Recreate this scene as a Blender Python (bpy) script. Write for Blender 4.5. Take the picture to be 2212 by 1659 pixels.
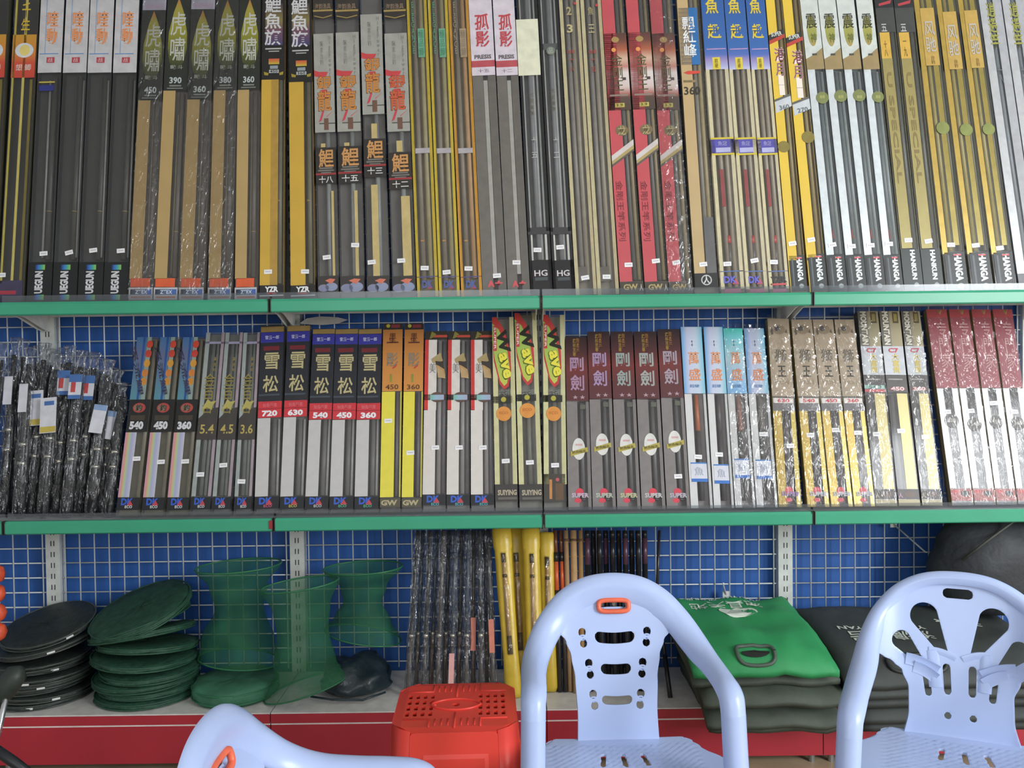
import bpy, bmesh, math, random
from mathutils import Vector, Matrix, noise

for _o in list(bpy.data.objects):
    bpy.data.objects.remove(_o)
scene = bpy.context.scene
COL = scene.collection
rnd = random.Random(7)

# ------------------------------------------------------------------ camera
FPX, CXP, CYP = 1807.0, 1106.0, 829.5            # focal length and image centre in photo pixels
CAM = Vector((0.0, -3.08, 1.31))
PITCH, ROLL = math.radians(1.25), 0.0125
_F = Vector((0, math.cos(PITCH), -math.sin(PITCH)))
_R0 = Vector((1, 0, 0))
_U0 = Vector((0, math.sin(PITCH), math.cos(PITCH)))
_R = _R0 * math.cos(ROLL) - _U0 * math.sin(ROLL)
_U = _U0 * math.cos(ROLL) + _R0 * math.sin(ROLL)
cam_data = bpy.data.cameras.new('camera')
cam_data.sensor_width = 36.0
cam_data.lens = FPX / 2212.0 * 36.0
cam_data.clip_start = 0.02
cam = bpy.data.objects.new('camera', cam_data)
COL.objects.link(cam)
_m = Matrix.Identity(4)
for _i in range(3):
    _m[_i][0], _m[_i][1], _m[_i][2], _m[_i][3] = _R[_i], _U[_i], -_F[_i], CAM[_i]
cam.matrix_world = _m
scene.camera = cam

# ------------------------------------------------------------------ light: daylight through the open shop front behind the viewer
scene.view_settings.view_transform = 'Standard'
scene.view_settings.look = 'None'
scene.view_settings.gamma = 1.0
scene.view_settings.use_curve_mapping = False
scene.view_settings.exposure = -0.16
world = bpy.data.worlds.new('daylight')
scene.world = world
world.use_nodes = True
world.node_tree.nodes['Background'].inputs[0].default_value = (0.80, 0.90, 1.0, 1)
world.node_tree.nodes['Background'].inputs[1].default_value = 0.52

def area(name, loc, target, sx, sy, power, col):
    l = bpy.data.lights.new(name, 'AREA')
    l.shape = 'RECTANGLE'; l.size = sx; l.size_y = sy; l.energy = power; l.color = col
    o = bpy.data.objects.new(name, l); COL.objects.link(o)
    o.location = loc
    o.rotation_euler = (Vector(target) - Vector(loc)).to_track_quat('-Z', 'Y').to_euler()
    return o
area('shop_door_daylight', (4.15, -4.4, 2.15), (1.0, 0.0, 0.8), 1.9, 2.2, 250, (0.93, 0.97, 1.0))
area('shop_window_daylight', (-0.6, -5.8, 2.0), (0.0, 0.0, 1.0), 2.6, 1.6, 42, (0.96, 0.98, 1.0))
scene.cycles.transparent_max_bounces = 14
scene.cycles.max_bounces = 4
scene.cycles.diffuse_bounces = 3
scene.cycles.glossy_bounces = 2
scene.cycles.adaptive_threshold = 0.06

# ------------------------------------------------------------------ pixel -> world on a plane of constant depth
def W(px, py, Y):
    d = _F + _R * ((px - CXP) / FPX) - _U * ((py - CYP) / FPX)
    return CAM + d * ((Y - CAM.y) / d.y)

# ------------------------------------------------------------------ materials
def lin(c):
    c = c / 255.0
    return c / 12.92 if c <= 0.04045 else ((c + 0.055) / 1.055) ** 2.4
GAIN = 1.15
def hx(s, gain=None):
    g = GAIN if gain is None else gain
    s = s.lstrip('#')
    c = [lin(int(s[i:i + 2], 16)) * g for i in (0, 2, 4)]
    y = 0.3 * c[0] + 0.5 * c[1] + 0.2 * c[2]
    return tuple(min(0.86, x + (y - x) * 0.08 + 0.006) for x in c) + (1.0,)  # veiling camera haze put into the colour: slightly greyed and lifted
_mats = {}
def nt(name):
    m = bpy.data.materials.new(name); m.use_nodes = True
    t = m.node_tree
    return m, t, t.nodes['Principled BSDF']
def M(col, rough=0.45, metal=0.0, var=0.10, scale=30.0, bump=0.0, bscale=200.0, spec=0.5, name='paint'):
    """opaque surface with a little procedural mottling"""
    key = (col, rough, metal, var, scale, bump, bscale, spec)
    if key in _mats:
        return _mats[key]
    m, t, p = nt(name)
    c = hx(col)
    tc = t.nodes.new('ShaderNodeTexCoord')
    n = t.nodes.new('ShaderNodeTexNoise'); n.inputs['Scale'].default_value = scale; n.inputs['Detail'].default_value = 3
    t.links.new(tc.outputs['Object'], n.inputs['Vector'])
    r = t.nodes.new('ShaderNodeValToRGB')
    r.color_ramp.elements[0].position = 0.3; r.color_ramp.elements[1].position = 0.7
    r.color_ramp.elements[0].color = tuple(x * (1 - var) for x in c[:3]) + (1,)
    r.color_ramp.elements[1].color = tuple(min(1, x * (1 + var)) for x in c[:3]) + (1,)
    t.links.new(n.outputs['Fac'], r.inputs['Fac'])
    t.links.new(r.outputs['Color'], p.inputs['Base Color'])
    p.inputs['Roughness'].default_value = rough
    p.inputs['Metallic'].default_value = metal
    p.inputs['Specular IOR Level'].default_value = spec
    if bump:
        n2 = t.nodes.new('ShaderNodeTexNoise'); n2.inputs['Scale'].default_value = bscale
        t.links.new(tc.outputs['Object'], n2.inputs['Vector'])
        b = t.nodes.new('ShaderNodeBump'); b.inputs['Strength'].default_value = bump; b.inputs['Distance'].default_value = 0.004
        t.links.new(n2.outputs['Fac'], b.inputs['Height'])
        t.links.new(b.outputs['Normal'], p.inputs['Normal'])
    _mats[key] = m
    return m
def GR(stops, axis='Z', rough=0.4, metal=0.0, name='gradient_print'):
    """printed colour gradient across an object's own bounding box: stops = ((pos, '#hex'), ...)"""
    key = ('GR', stops, axis, rough, metal)
    if key in _mats:
        return _mats[key]
    m, t, p = nt(name)
    tc = t.nodes.new('ShaderNodeTexCoord'); sp = t.nodes.new('ShaderNodeSeparateXYZ')
    t.links.new(tc.outputs['Generated'], sp.inputs[0])
    r = t.nodes.new('ShaderNodeValToRGB'); e = r.color_ramp.elements
    while len(e) < len(stops):
        e.new(0.5)
    for k, (pos, c) in enumerate(stops):
        e[k].position = pos; e[k].color = hx(c)
    t.links.new(sp.outputs[axis], r.inputs['Fac'])
    t.links.new(r.outputs['Color'], p.inputs['Base Color'])
    p.inputs['Roughness'].default_value = rough; p.inputs['Metallic'].default_value = metal
    _mats[key] = m
    return m
def FILM(name, tint=(1, 1, 1), gloss=0.10, rough=0.12, bump=0.0, bscale=25.0, edge=0.35, haze=0.0, hazecol=(0.8, 0.8, 0.82)):
    """thin clear plastic: see-through with a sheen that grows towards grazing angles"""
    m = bpy.data.materials.new(name); m.use_nodes = True
    t = m.node_tree; t.nodes.clear()
    out = t.nodes.new('ShaderNodeOutputMaterial')
    tr = t.nodes.new('ShaderNodeBsdfTransparent'); tr.inputs[0].default_value = tint + (1,)
    gl = t.nodes.new('ShaderNodeBsdfGlossy'); gl.inputs['Color'].default_value = (1, 1, 1, 1); gl.inputs['Roughness'].default_value = rough
    fr = t.nodes.new('ShaderNodeFresnel'); fr.inputs['IOR'].default_value = 1.45
    ma = t.nodes.new('ShaderNodeMath'); ma.operation = 'MULTIPLY_ADD'
    ma.inputs[1].default_value = edge; ma.inputs[2].default_value = gloss; ma.use_clamp = True
    t.links.new(fr.outputs[0], ma.inputs[0])
    base = tr
    if haze:
        df = t.nodes.new('ShaderNodeBsdfDiffuse'); df.inputs[0].default_value = hazecol + (1,)
        mh = t.nodes.new('ShaderNodeMixShader'); mh.inputs[0].default_value = haze
        t.links.new(tr.outputs[0], mh.inputs[1]); t.links.new(df.outputs[0], mh.inputs[2]); base = mh
    mx = t.nodes.new('ShaderNodeMixShader')
    t.links.new(ma.outputs[0], mx.inputs[0]); t.links.new(base.outputs[0], mx.inputs[1]); t.links.new(gl.outputs[0], mx.inputs[2])
    t.links.new(mx.outputs[0], out.inputs['Surface'])
    if bump:
        tc = t.nodes.new('ShaderNodeTexCoord')
        mp = t.nodes.new('ShaderNodeMapping'); mp.inputs['Scale'].default_value = (1.0, 1.0, 0.35)
        t.links.new(tc.outputs['Object'], mp.inputs['Vector'])
        n = t.nodes.new('ShaderNodeTexNoise'); n.inputs['Scale'].default_value = bscale; n.inputs['Detail'].default_value = 2; n.inputs['Distortion'].default_value = 1.5
        t.links.new(mp.outputs['Vector'], n.inputs['Vector'])
        b = t.nodes.new('ShaderNodeBump'); b.inputs['Strength'].default_value = bump; b.inputs['Distance'].default_value = 0.02
        t.links.new(n.outputs['Fac'], b.inputs['Height'])
        t.links.new(b.outputs['Normal'], gl.inputs['Normal'])
    return m
CLEAR = FILM('clear_plastic_case', (0.97, 0.97, 0.97), 0.02, 0.10, haze=0.03)
WRAP = FILM('crinkled_film', (0.97, 0.97, 0.97), 0.05, 0.09, bump=0.8, bscale=38.0, edge=0.5)
BAGFILM = FILM('crinkled_bag_film', (0.93, 0.94, 0.95), 0.05, 0.11, bump=1.0, bscale=55.0, edge=0.55, haze=0.02)
ACRYL = FILM('smoky_acrylic', (0.80, 0.82, 0.84), 0.02, 0.15, haze=0.10, hazecol=(0.40, 0.42, 0.44))

# ------------------------------------------------------------------ object helpers
def link(o, parent=None):
    COL.objects.link(o)
    if parent is not None:
        o.parent = parent
    return o
def mesh_obj(name, verts, faces, mat, parent=None, smooth=False):
    me = bpy.data.meshes.new(name)
    me.from_pydata([tuple(v) for v in verts], [], faces)
    if mat is not None:
        me.materials.append(mat)
    if smooth:
        me.polygons.foreach_set('use_smooth', [True] * len(me.polygons))
    me.update()
    return link(bpy.data.objects.new(name, me), parent)
class MB:
    """collects boxes and tubes of ONE part"""
    def __init__(s):
        s.v = []; s.f = []
    def add(s, v, f):
        n = len(s.v); s.v += [Vector(x) for x in v]; s.f += [tuple(i + n for i in q) for q in f]; return s
    def box(s, x0, x1, y0, y1, z0, z1):
        return s.add([(x0, y0, z0), (x1, y0, z0), (x1, y1, z0), (x0, y1, z0), (x0, y0, z1), (x1, y0, z1), (x1, y1, z1), (x0, y1, z1)],
                     [(0, 3, 2, 1), (4, 5, 6, 7), (0, 1, 5, 4), (1, 2, 6, 5), (2, 3, 7, 6), (3, 0, 4, 7)])
    def tube(s, pts, rad, n=8, cap=True):
        pts = [Vector(p) for p in pts]
        k = len(pts)
        rr = rad if isinstance(rad, (list, tuple)) else [rad] * k
        rings = []; ref = None
        for i, p in enumerate(pts):
            t = (pts[min(i + 1, k - 1)] - pts[max(i - 1, 0)]).normalized()
            if ref is None:
                ref = Vector((0, 0, 1)) if abs(t.z) < 0.9 else Vector((1, 0, 0))
            a = (ref - t * ref.dot(t)).normalized(); ref = a
            b = t.cross(a)
            rings.append([p + (a * math.cos(2 * math.pi * j / n) + b * math.sin(2 * math.pi * j / n)) * rr[i] for j in range(n)])
        v = [q for r in rings for q in r]
        f = [(i * n + j, i * n + (j + 1) % n, (i + 1) * n + (j + 1) % n, (i + 1) * n + j) for i in range(k - 1) for j in range(n)]
        if cap:
            f.append(tuple(range(n - 1, -1, -1))); f.append(tuple((k - 1) * n + j for j in range(n)))
        return s.add(v, f)
    def prism(s, poly, y0, y1):
        """poly of (x,z), extruded from y0 to y1"""
        n = len(poly)
        v = [(x, y0, z) for x, z in poly] + [(x, y1, z) for x, z in poly]
        f = [tuple(range(n)), tuple(range(2 * n - 1, n - 1, -1))] + [((i + 1) % n, i, n + i, n + (i + 1) % n) for i in range(n)]
        return s.add(v, f)
    def build(s, name, mat, parent=None, smooth=False):
        return mesh_obj(name, s.v, s.f, mat, parent, smooth)
def empty(name, loc=(0, 0, 0), rz=0.0):
    o = bpy.data.objects.new(name, None); o.empty_display_size = 0.05
    COL.objects.link(o); o.location = loc; o.rotation_euler = (0, 0, rz)
    return o
def tag(o, label, cat, group=None):
    o['label'] = label; o['category'] = cat
    if group:
        o['group'] = group
    return o
def struct(o):
    o['kind'] = 'structure'; return o
def auto_smooth(o, deg=35):
    me = o.data
    me.polygons.foreach_set('use_smooth', [True] * len(me.polygons))
    bm = bmesh.new(); bm.from_mesh(me)
    a = math.radians(deg)
    for e in bm.edges:
        if len(e.link_faces) == 2 and e.calc_face_angle(0) > a:
            e.smooth = False
    bm.to_mesh(me); bm.free()
    return o
ORD = ['leftmost', 'second', 'third', 'fourth', 'fifth', 'sixth', 'seventh', 'eighth', 'ninth', 'tenth', 'eleventh', 'twelfth', 'thirteenth', 'fourteenth', 'fifteenth', 'sixteenth', 'seventeenth', 'eighteenth', 'nineteenth', 'twentieth']
NUM = {2: 'two', 3: 'three', 4: 'four', 5: 'five', 6: 'six', 7: 'seven', 8: 'eight', 9: 'nine', 10: 'ten', 11: 'eleven', 12: 'twelve', 13: 'thirteen', 14: 'fourteen'}
def nth(i, n):
    if n == 2:
        return ('left', 'right')[i] + ' one'
    if i == 0:
        return 'leftmost'
    if i == n - 1:
        return 'rightmost'
    return ORD[i]

# lettering: flat print, unit-sized meshes shared between alike words
_text = {}
def text_mesh(body, bold=0.0):
    if any(ord(q) > 0x2e80 for q in body):
        bold *= 0.36
    key = (body, bold)
    if key not in _text:
        c = bpy.data.curves.new('lettering', 'FONT'); c.body = body; c.resolution_u = 2; c.offset = bold
        c.align_x = 'CENTER'; c.space_line = 1.0 if any(ord(q) > 0x2e80 for q in body) else 0.78
        o = bpy.data.objects.new('lettering', c)
        me = bpy.data.meshes.new_from_object(o)
        bpy.data.objects.remove(o); bpy.data.curves.remove(c)
        xs = [v.co.x for v in me.vertices]; ys = [v.co.y for v in me.vertices]
        x0, x1, y0, y1 = min(xs), max(xs), min(ys), max(ys)
        for v in me.vertices:
            v.co = ((v.co.x - (x0 + x1) / 2) / max(1e-6, x1 - x0), 0.0, (v.co.y - (y0 + y1) / 2) / max(1e-6, y1 - y0))
        me.materials.clear()
        me.name = 'lettering'
        _text[key] = me
    return _text[key]
_textm = {}
def put_text(parent, body, x, y, z, w, h, mat, rot=0.0, bold=0.0, name='lettering'):
    """flat word in the parent's x-z plane, w wide and h high before turning by rot (degrees)"""
    key = (body, bold, mat.name)
    if key not in _textm:
        me = text_mesh(body, bold).copy(); me.materials.append(mat); _textm[key] = me
    o = link(bpy.data.objects.new(name, _textm[key]), parent)
    o.location = (x, y, z); o.scale = (w, 1, h); o.rotation_euler = (0, math.radians(-rot), 0)
    return o

# ================================================================== the room
MW = M('#d8d8d2', 0.5, name='white_enamel')
wall = struct(MB().box(-3.4, 5.3, 0.035, 0.12, 0.0, 3.3).build('wall_back', M('#1056a4', 0.6, var=0.14, scale=2.5, name='blue_board')))
floor = struct(MB().box(-3.4, 5.3, -7.0, 0.12, -0.1, 0.0).build('floor', M('#b39c7c', 0.35, var=0.12, scale=8, name='wood_floor')))
struct(MB().box(-3.4, 5.3, -7.0, 0.12, 3.3, 3.4).build('ceiling', M('#d6d6d2', 0.8, name='ceiling_white')))
struct(MB().box(-3.5, -3.4, -7.0, 0.12, 0.0, 3.3).build('wall_left', M('#c2c4c6', 0.8, name='plaster')))
struct(MB().box(5.3, 5.4, -7.0, 0.12, 0.0, 3.3).build('wall_right', M('#c8c8c6', 0.8, name='plaster')))

BAY = [-1.70, -0.80, 0.10, 1.00, 1.90]            # upright positions
XL, XR = -2.60, 2.80
Z_UP, Z_MID, Z_DECK = 1.538, 0.808, 0.19          # top faces of the upper shelf, the middle shelf and the base deck
Y_LIP, Y_DECK = -0.300, -0.380
SPAN = [-2.60] + BAY + [2.80]
BAYNAME = ['beyond the far left upright', 'of the far left bay', 'of the bay left of centre', 'of the bay right of centre', 'of the right bay', 'beyond the far right upright']

# wire grid panels on the blue board
wire = M('#cfd3d2', 0.4, var=0.05, name='white_wire')
for k in range(6):
    a, b = SPAN[k] + 0.028, SPAN[k + 1] - 0.028
    root = empty('wire_grid_panel', ((a + b) / 2, -0.004, 0.2))
    tag(root, 'white wire grid panel ' + BAYNAME[k] + ' against the blue board', 'grid panel', 'wire grid panels on the blue wall')
    hw = (b - a) / 2
    pitch = 0.0545
    n = int(2 * hw / pitch)
    mv = MB()
    for i in range(n + 1):
        x = -hw + (2 * hw - n * pitch) / 2 + i * pitch
        mv.tube([(x, 0, 0), (x, 0, 2.75)], 0.0025, 5)
    mv.build('upright_wire_set', wire, root, True)['kind'] = 'stuff'
    mh = MB()
    for i in range(51):
        z = 0.02 + i * 0.0545
        mh.tube([(-hw, 0.004, z), (hw, 0.004, z)], 0.0025, 5)
    mh.build('cross_wire_set', wire, root, True)['kind'] = 'stuff'

# slotted uprights
slot = M('#35373a', 0.7, name='dark_slot')
UPN = ['far left', 'second from the left', 'centre', 'right hand', 'rightmost']
for k, x in enumerate(BAY):
    root = empty('shelf_upright', (x, 0, 0))
    tag(root, 'white slotted steel shelf upright, the %s one' % UPN[k], 'upright', 'slotted shelf uprights')
    mb = MB()
    mb.box(-0.026, 0.026, -0.012, -0.009, 0.0, 2.95).box(-0.026, -0.023, -0.009, 0.03, 0, 2.95).box(0.023, 0.026, -0.009, 0.03, 0, 2.95)
    mb.build('post', M('#c4c8c2', 0.45, name='cream_enamel'), root)
    ms = MB()
    for i in range(70):
        z = 0.10 + i * 0.0405
        for dx in (-0.0055, 0.0055):
            ms.box(dx - 0.0018, dx + 0.0018, -0.0126, -0.0121, z, z + 0.019)
    ms.build('slot_row', slot, root)['kind'] = 'stuff'

# shelves: plate, green price strip, smoky clear front fence, brackets
green = M('#2b9a75', 0.32, var=0.05, scale=6, name='green_price_strip')
SHN = {'upper': Z_UP, 'middle': Z_MID}
for nm, zt in SHN.items():
    for k in range(6):
        a, b = SPAN[k] + 0.002, SPAN[k + 1] - 0.002
        root = empty('shelf', ((a + b) / 2, 0, zt))
        tag(root, '%s steel shelf with green price strip, %s' % (nm, BAYNAME[k].replace('of the', 'in the')), 'shelf', 'steel shelves with green strips')
        hw = (b - a) / 2
        MB().box(-hw, hw, -0.286, -0.018, -0.006, 0).box(-hw, hw, -0.286, -0.280, -0.032, -0.006).box(-hw, hw, -0.03, -0.02, -0.03, -0.006).build('plate', M('#c9cbc9', 0.45, name='grey_white_steel'), root)
        gz = 0.003
        prof = [(-0.288, gz), (-0.300, gz), (-0.305, gz - 0.008), (-0.305, gz - 0.040), (-0.300, gz - 0.044), (-0.288, gz - 0.044)]
        n = len(prof)
        v = [(-hw + 0.001, y, z) for y, z in prof] + [(hw - 0.001, y, z) for y, z in prof]
        f = [tuple(range(n - 1, -1, -1)), tuple(range(n, 2 * n))] + [(i, (i + 1) % n, n + (i + 1) % n, n + i) for i in range(n)]
        mesh_obj('price_strip', v, f, green, root)
        MB().box(-hw + 0.002, hw - 0.002, -0.2865, -0.2835, 0.0, 0.026).build('clear_fence', ACRYL, root)
        for s in (-1, 1):
            MB().box(s * hw - 0.003 * (s > 0), s * hw + 0.003 * (s < 0), -0.3065, -0.287, gz - 0.044, gz + 0.001).build('end_cap', M('#222622', 0.6, name='black_cap'), root)
        if nm == 'middle' and k == 1:
            MB().box(hw - 0.012, hw - 0.001, -0.3085, -0.3052, gz - 0.034, gz - 0.006).build('red_tab', M('#8c1c24', 0.5, name='red_tab'), root)
    for k, x in enumerate(BAY):
        root = empty('shelf_bracket', (x, 0, zt))
        tag(root, 'white steel bracket under the %s shelf at the %s upright' % (nm, UPN[k].replace('second from the left', 'second')), 'bracket', 'shelf brackets')
        for s in (-1, 1):
            mb = MB()
            pf = [(-0.010, -0.008), (-0.275, -0.008), (-0.275, -0.026), (-0.17, -0.040), (-0.06, -0.075), (-0.010, -0.085)]
            xx = s * 0.012
            v = [(xx - 0.0015, y, z) for y, z in pf] + [(xx + 0.0015, y, z) for y, z in pf]
            n = len(pf)
            mb.add(v, [tuple(range(n)), tuple(range(2 * n - 1, n - 1, -1))] + [((i + 1) % n, i, n + i, n + (i + 1) % n) for i in range(n)])
            mb.build('arm_plate', M('#d3d5d0', 0.45, name='bracket_white'), root)

# base deck: white top board, red kick panel with a white line
red = M('#a8182c', 0.42, var=0.08, scale=5, name='red_enamel')
for k in range(6):
    a, b = SPAN[k] + 0.0015, SPAN[k + 1] - 0.0015
    hw = (b - a) / 2
    root = empty('base_cabinet', ((a + b) / 2, 0, 0))
    tag(root, 'low white-topped base with red front panel, %s' % BAYNAME[k].replace('of the', 'in the'), 'shelf base', 'red fronted shelf bases')
    MB().box(-hw, hw, Y_DECK, -0.014, Z_DECK - 0.004, Z_DECK).build('top_board', M('#d2cfca', 0.4, name='white_deck'), root)
    MB().box(-hw, hw, Y_DECK - 0.002, Y_DECK + 0.004, Z_DECK - 0.034, Z_DECK - 0.0045).build('front_edge', red, root)
    MB().box(-hw, hw, Y_DECK + 0.001, Y_DECK + 0.008, Z_DECK - 0.040, Z_DECK - 0.034).build('white_line', M('#e0d8d4', 0.5, name='white_line_paint'), root)
    MB().box(-hw, hw, Y_DECK, Y_DECK + 0.010, 0.028, Z_DECK - 0.040).build('kick_panel', red, root)
    for s in (-1, 1):
        MB().tube([(s * (hw - 0.03), Y_DECK + 0.02, 0.0), (s * (hw - 0.03), Y_DECK + 0.02, 0.03)], 0.010, 10).build('foot', M('#8e8e8a', 0.4, 0.6, name='foot_steel'), root)

# ================================================================== boxed fishing rods
class RodBox:
    def __init__(s, xb0, xb1, xt0, xt1, yt, row, label, group, depth=0.035, H=None, back='#77716a', side=None, case=None, wrap=False, cat='rod box', name='rod_box'):
        Yb, Yt = (-0.250, -0.095) if row == 'upper' else (-0.262, -0.075)
        yb = (640 if row == 'upper' else 1098) - 0.0125 * ((xb0 + xb1) / 2 - CXP)
        base = Z_UP if row == 'upper' else Z_MID
        b0, b1, t0, t1 = W(xb0, yb, Yb), W(xb1, yb, Yb), W(xt0, yt, Yt), W(xt1, yt, Yt)
        B, T = (b0 + b1) / 2, (t0 + t1) / 2
        s.v = (T - B).normalized()
        s.u = (Vector((1, 0, 0)) - s.v * s.v.x).normalized()
        s.n = s.u.cross(s.v)
        s.W = min((b1 - b0).length, (t1 - t0).length * 1.02) * 0.988
        lowest = max(0.0, s.n.z * depth) + abs(s.u.z) * s.W / 2
        B = B + s.v * ((base + lowest + 0.0015 - B.z) / s.v.z)
        s.B = B
        s.H = H if H else (T - B).length
        s.d = depth
        s.pb, s.pt, s.yb, s.yt = (xb0 + xb1) / 2, (xt0 + xt1) / 2, yb, yt
        m = Matrix.Identity(4)
        for i in range(3):
            m[i][0], m[i][1], m[i][2], m[i][3] = s.u[i], -s.n[i], s.v[i], B[i]
        s.root = empty(name); s.root.matrix_world = m
        tag(s.root, label, cat, group)
        w = s.W / 2
        MB().box(-w + 0.001, w - 0.001, 0.021, depth - 0.001, 0.001, s.H - 0.001).box(-w + 0.001, w - 0.001, 0.002, 0.021, 0.001, 0.004).build('backing_card', M(back, 0.6, name='backing_card'), s.root)
        if side:
            for q in (-1, 1):
                x0, x1 = sorted((q * (w - 0.0008), q * (w - 0.0022)))
                MB().box(x0, x1, 0.001, 0.021, 0.002, s.H - 0.002).build('side_card', M(side, 0.5, name='side_card'), s.root)
        MB().box(-w, w, 0.0, depth, 0.0, s.H).build('case', case or CLEAR, s.root)
        if wrap:
            s.film()
        s.last = s.root
    def film(s):
        w = s.W / 2 + 0.0018
        nu, nv = 6, int(s.H / 0.022)
        v = []; f = []
        for j in range(nv + 1):
            for i in range(nu + 1):
                x = -w + 2 * w * i / nu; z = 0.002 + (s.H + 0.012) * j / nv
                q = noise.noise(Vector((x * 60 + s.B.x * 31, z * 22, s.B.x * 7)))
                edge = min(i, nu - i)
                v.append((x, -0.0035 - 0.0028 * (1 + q) * (1 if edge else 0.4), z))
        for j in range(nv):
            for i in range(nu):
                a = j * (nu + 1) + i
                f.append((a, a + 1, a + nu + 2, a + nu + 1))
        mesh_obj('film_wrap', v, f, WRAP, s.root, True)
    def vy(s, py):
        k = (s.yb - py) / (s.yb - s.yt)
        px = s.pb + (s.pt - s.pb) * k
        d = _F + _R * ((px - CXP) / FPX) - _U * ((py - CYP) / FPX)
        t = (s.B - CAM).dot(s.n) / d.dot(s.n)
        return (CAM + d * t - s.B).dot(s.v)
    def x(s, u):
        return (u - 0.5) * s.W
    def mat(s, c):
        return M(c, 0.4, name='print_' + c.lstrip('#')) if isinstance(c, str) else c
    def R(s, name, u0, u1, y0, y1, col, parent=None, lift=0):
        """printed plate from u0..u1 across, photo rows y0 (top) .. y1 (bottom)"""
        z1 = s.H - 0.0005 if y0 is None else min(s.H - 0.0005, s.vy(y0))
        z0 = 0.0005 if y1 is None else max(0.0005, s.vy(y1))
        y = -0.0004 - 0.0004 * lift
        o = MB().box(s.x(u0), s.x(u1), y - 0.0004, y + 0.0003, z0, z1).build(name, s.mat(col), parent or s.root)
        if parent is None:
            s.last = o
        return o
    def P(s, name, pts, col, parent='last', lift=1):
        y = -0.0004 - 0.0004 * lift
        poly = [(s.x(u), s.vy(py)) for u, py in pts]
        ar = sum(poly[i][0] * poly[(i + 1) % len(poly)][1] - poly[(i + 1) % len(poly)][0] * poly[i][1] for i in range(len(poly)))
        if ar < 0:
            poly.reverse()
        return MB().prism(poly, y - 0.0004, y + 0.0003).build(name, s.mat(col), s.last if parent == 'last' else (parent or s.root))
    def D(s, name, u, py, ru, col, asp=1.0, parent='last', lift=1, n=18):
        cz, cx, r = s.vy(py), s.x(u), ru * s.W
        y = -0.0004 - 0.0004 * lift
        return MB().prism([(cx + r * math.cos(2 * math.pi * i / n), cz + asp * r * math.sin(2 * math.pi * i / n)) for i in range(n)], y - 0.0004, y + 0.0003).build(name, s.mat(col), s.last if parent == 'last' else (parent or s.root))
    def T(s, body, u, py, wu, hpx, col, rot=0, parent='last', lift=2, bold=0.015):
        z = s.vy(py); h = s.vy(py - hpx / 2) - s.vy(py + hpx / 2)
        w = wu * s.W
        if abs(rot) > 45:
            w, h = h, w
        return put_text(s.last if parent == 'last' else (parent or s.root), body, s.x(u), -0.0008 - 0.0004 * lift, z, w, h, s.mat(col), rot, bold)
    def rod(s, u, y0, y1, r, col, name='rod'):
        z1 = s.H - 0.01 if y0 is None else s.vy(y0)
        z0 = 0.008 if y1 is None else s.vy(y1)
        r = min(r, 0.0095)
        return MB().tube([(s.x(u), 0.0108, z0), (s.x(u), 0.0108, z1)], [r, r * 0.9], 10).build(name, s.mat(col), s.root, True)
    def price(s, u, py, rot=None):
        rot = rnd.uniform(-4, 10) if rot is None else rot
        z = s.vy(py)
        o = MB().box(-0.0135, 0.0135, -0.0003, 0.0002, -0.0075, 0.0075).build('price_sticker', s.mat('#e6e4ec'), s.root)
        o.location = (s.x(u), -0.0017, z); o.rotation_euler = (0, math.radians(-rot), 0)
        MB().box(-0.009, 0.009, -0.0005, -0.0003, -0.002, 0.002).build('price_print', s.mat('#bcbac2'), o)
        return o

def group_of(rows, row, desc, group, maker, H=None, **kw):
    n = len(rows)
    for i, r in enumerate(rows):
        k = dict(kw)
        if 'per' in k:
            k.update(k.pop('per')[i])
        lab = desc if n == 1 else '%s of %s %s' % (nth(i, n), NUM[n], desc)
        yt = r[4] if len(r) > 4 else 0
        b = RodBox(r[0], r[1], r[2], r[3], yt, row, lab, group, H=H, **k)
        maker(b, i)
HU = 1.19
# ------------------------------------------------------------------ upper shelf, from the left
def d_orange(b, i):
    b.R('stripe', 0.04, 0.12, None, 612, '#a89a3c'); b.R('stripe', 0.46, 0.56, None, 606, '#b8a850'); b.R('stripe', 0.80, 0.90, 172, 606, '#6f6222')
    b.R('header', 0.0, 0.97, 75, 168, GR(((0.0, '#c33a28'), (0.35, '#c8482c'), (0.55, '#cc7a22'), (1.0, '#c08c14'))))
    b.D('badge', 0.5, 109, 0.38, '#c8cdd2', 0.85); b.D('badge_fish', 0.52, 109, 0.22, '#d8c46a', 1.1, lift=2)
    b.T('銀 鯽', 0.5, 146, 0.62, 14, '#e6c8bc')
    b.T('千\n年', 0.5, 40, 0.36, 68, '#c8a812', parent=None)
    b.R('foot_label', 0.0, 0.95, 606, None, '#3a3550'); b.R('foot_stripe', 0.0, 0.7, 628, 636, '#a02838', b.last, 1)
    b.price(0.1, 594, 2)
group_of([(-70, -12, -37, 20), (-5, 50, 30, 88)], 'upper', 'dark rod boxes with orange fish label at far left', 'upper shelf rod boxes', d_orange, H=HU, back='#2c2c28', side='#3c381c')
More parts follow.
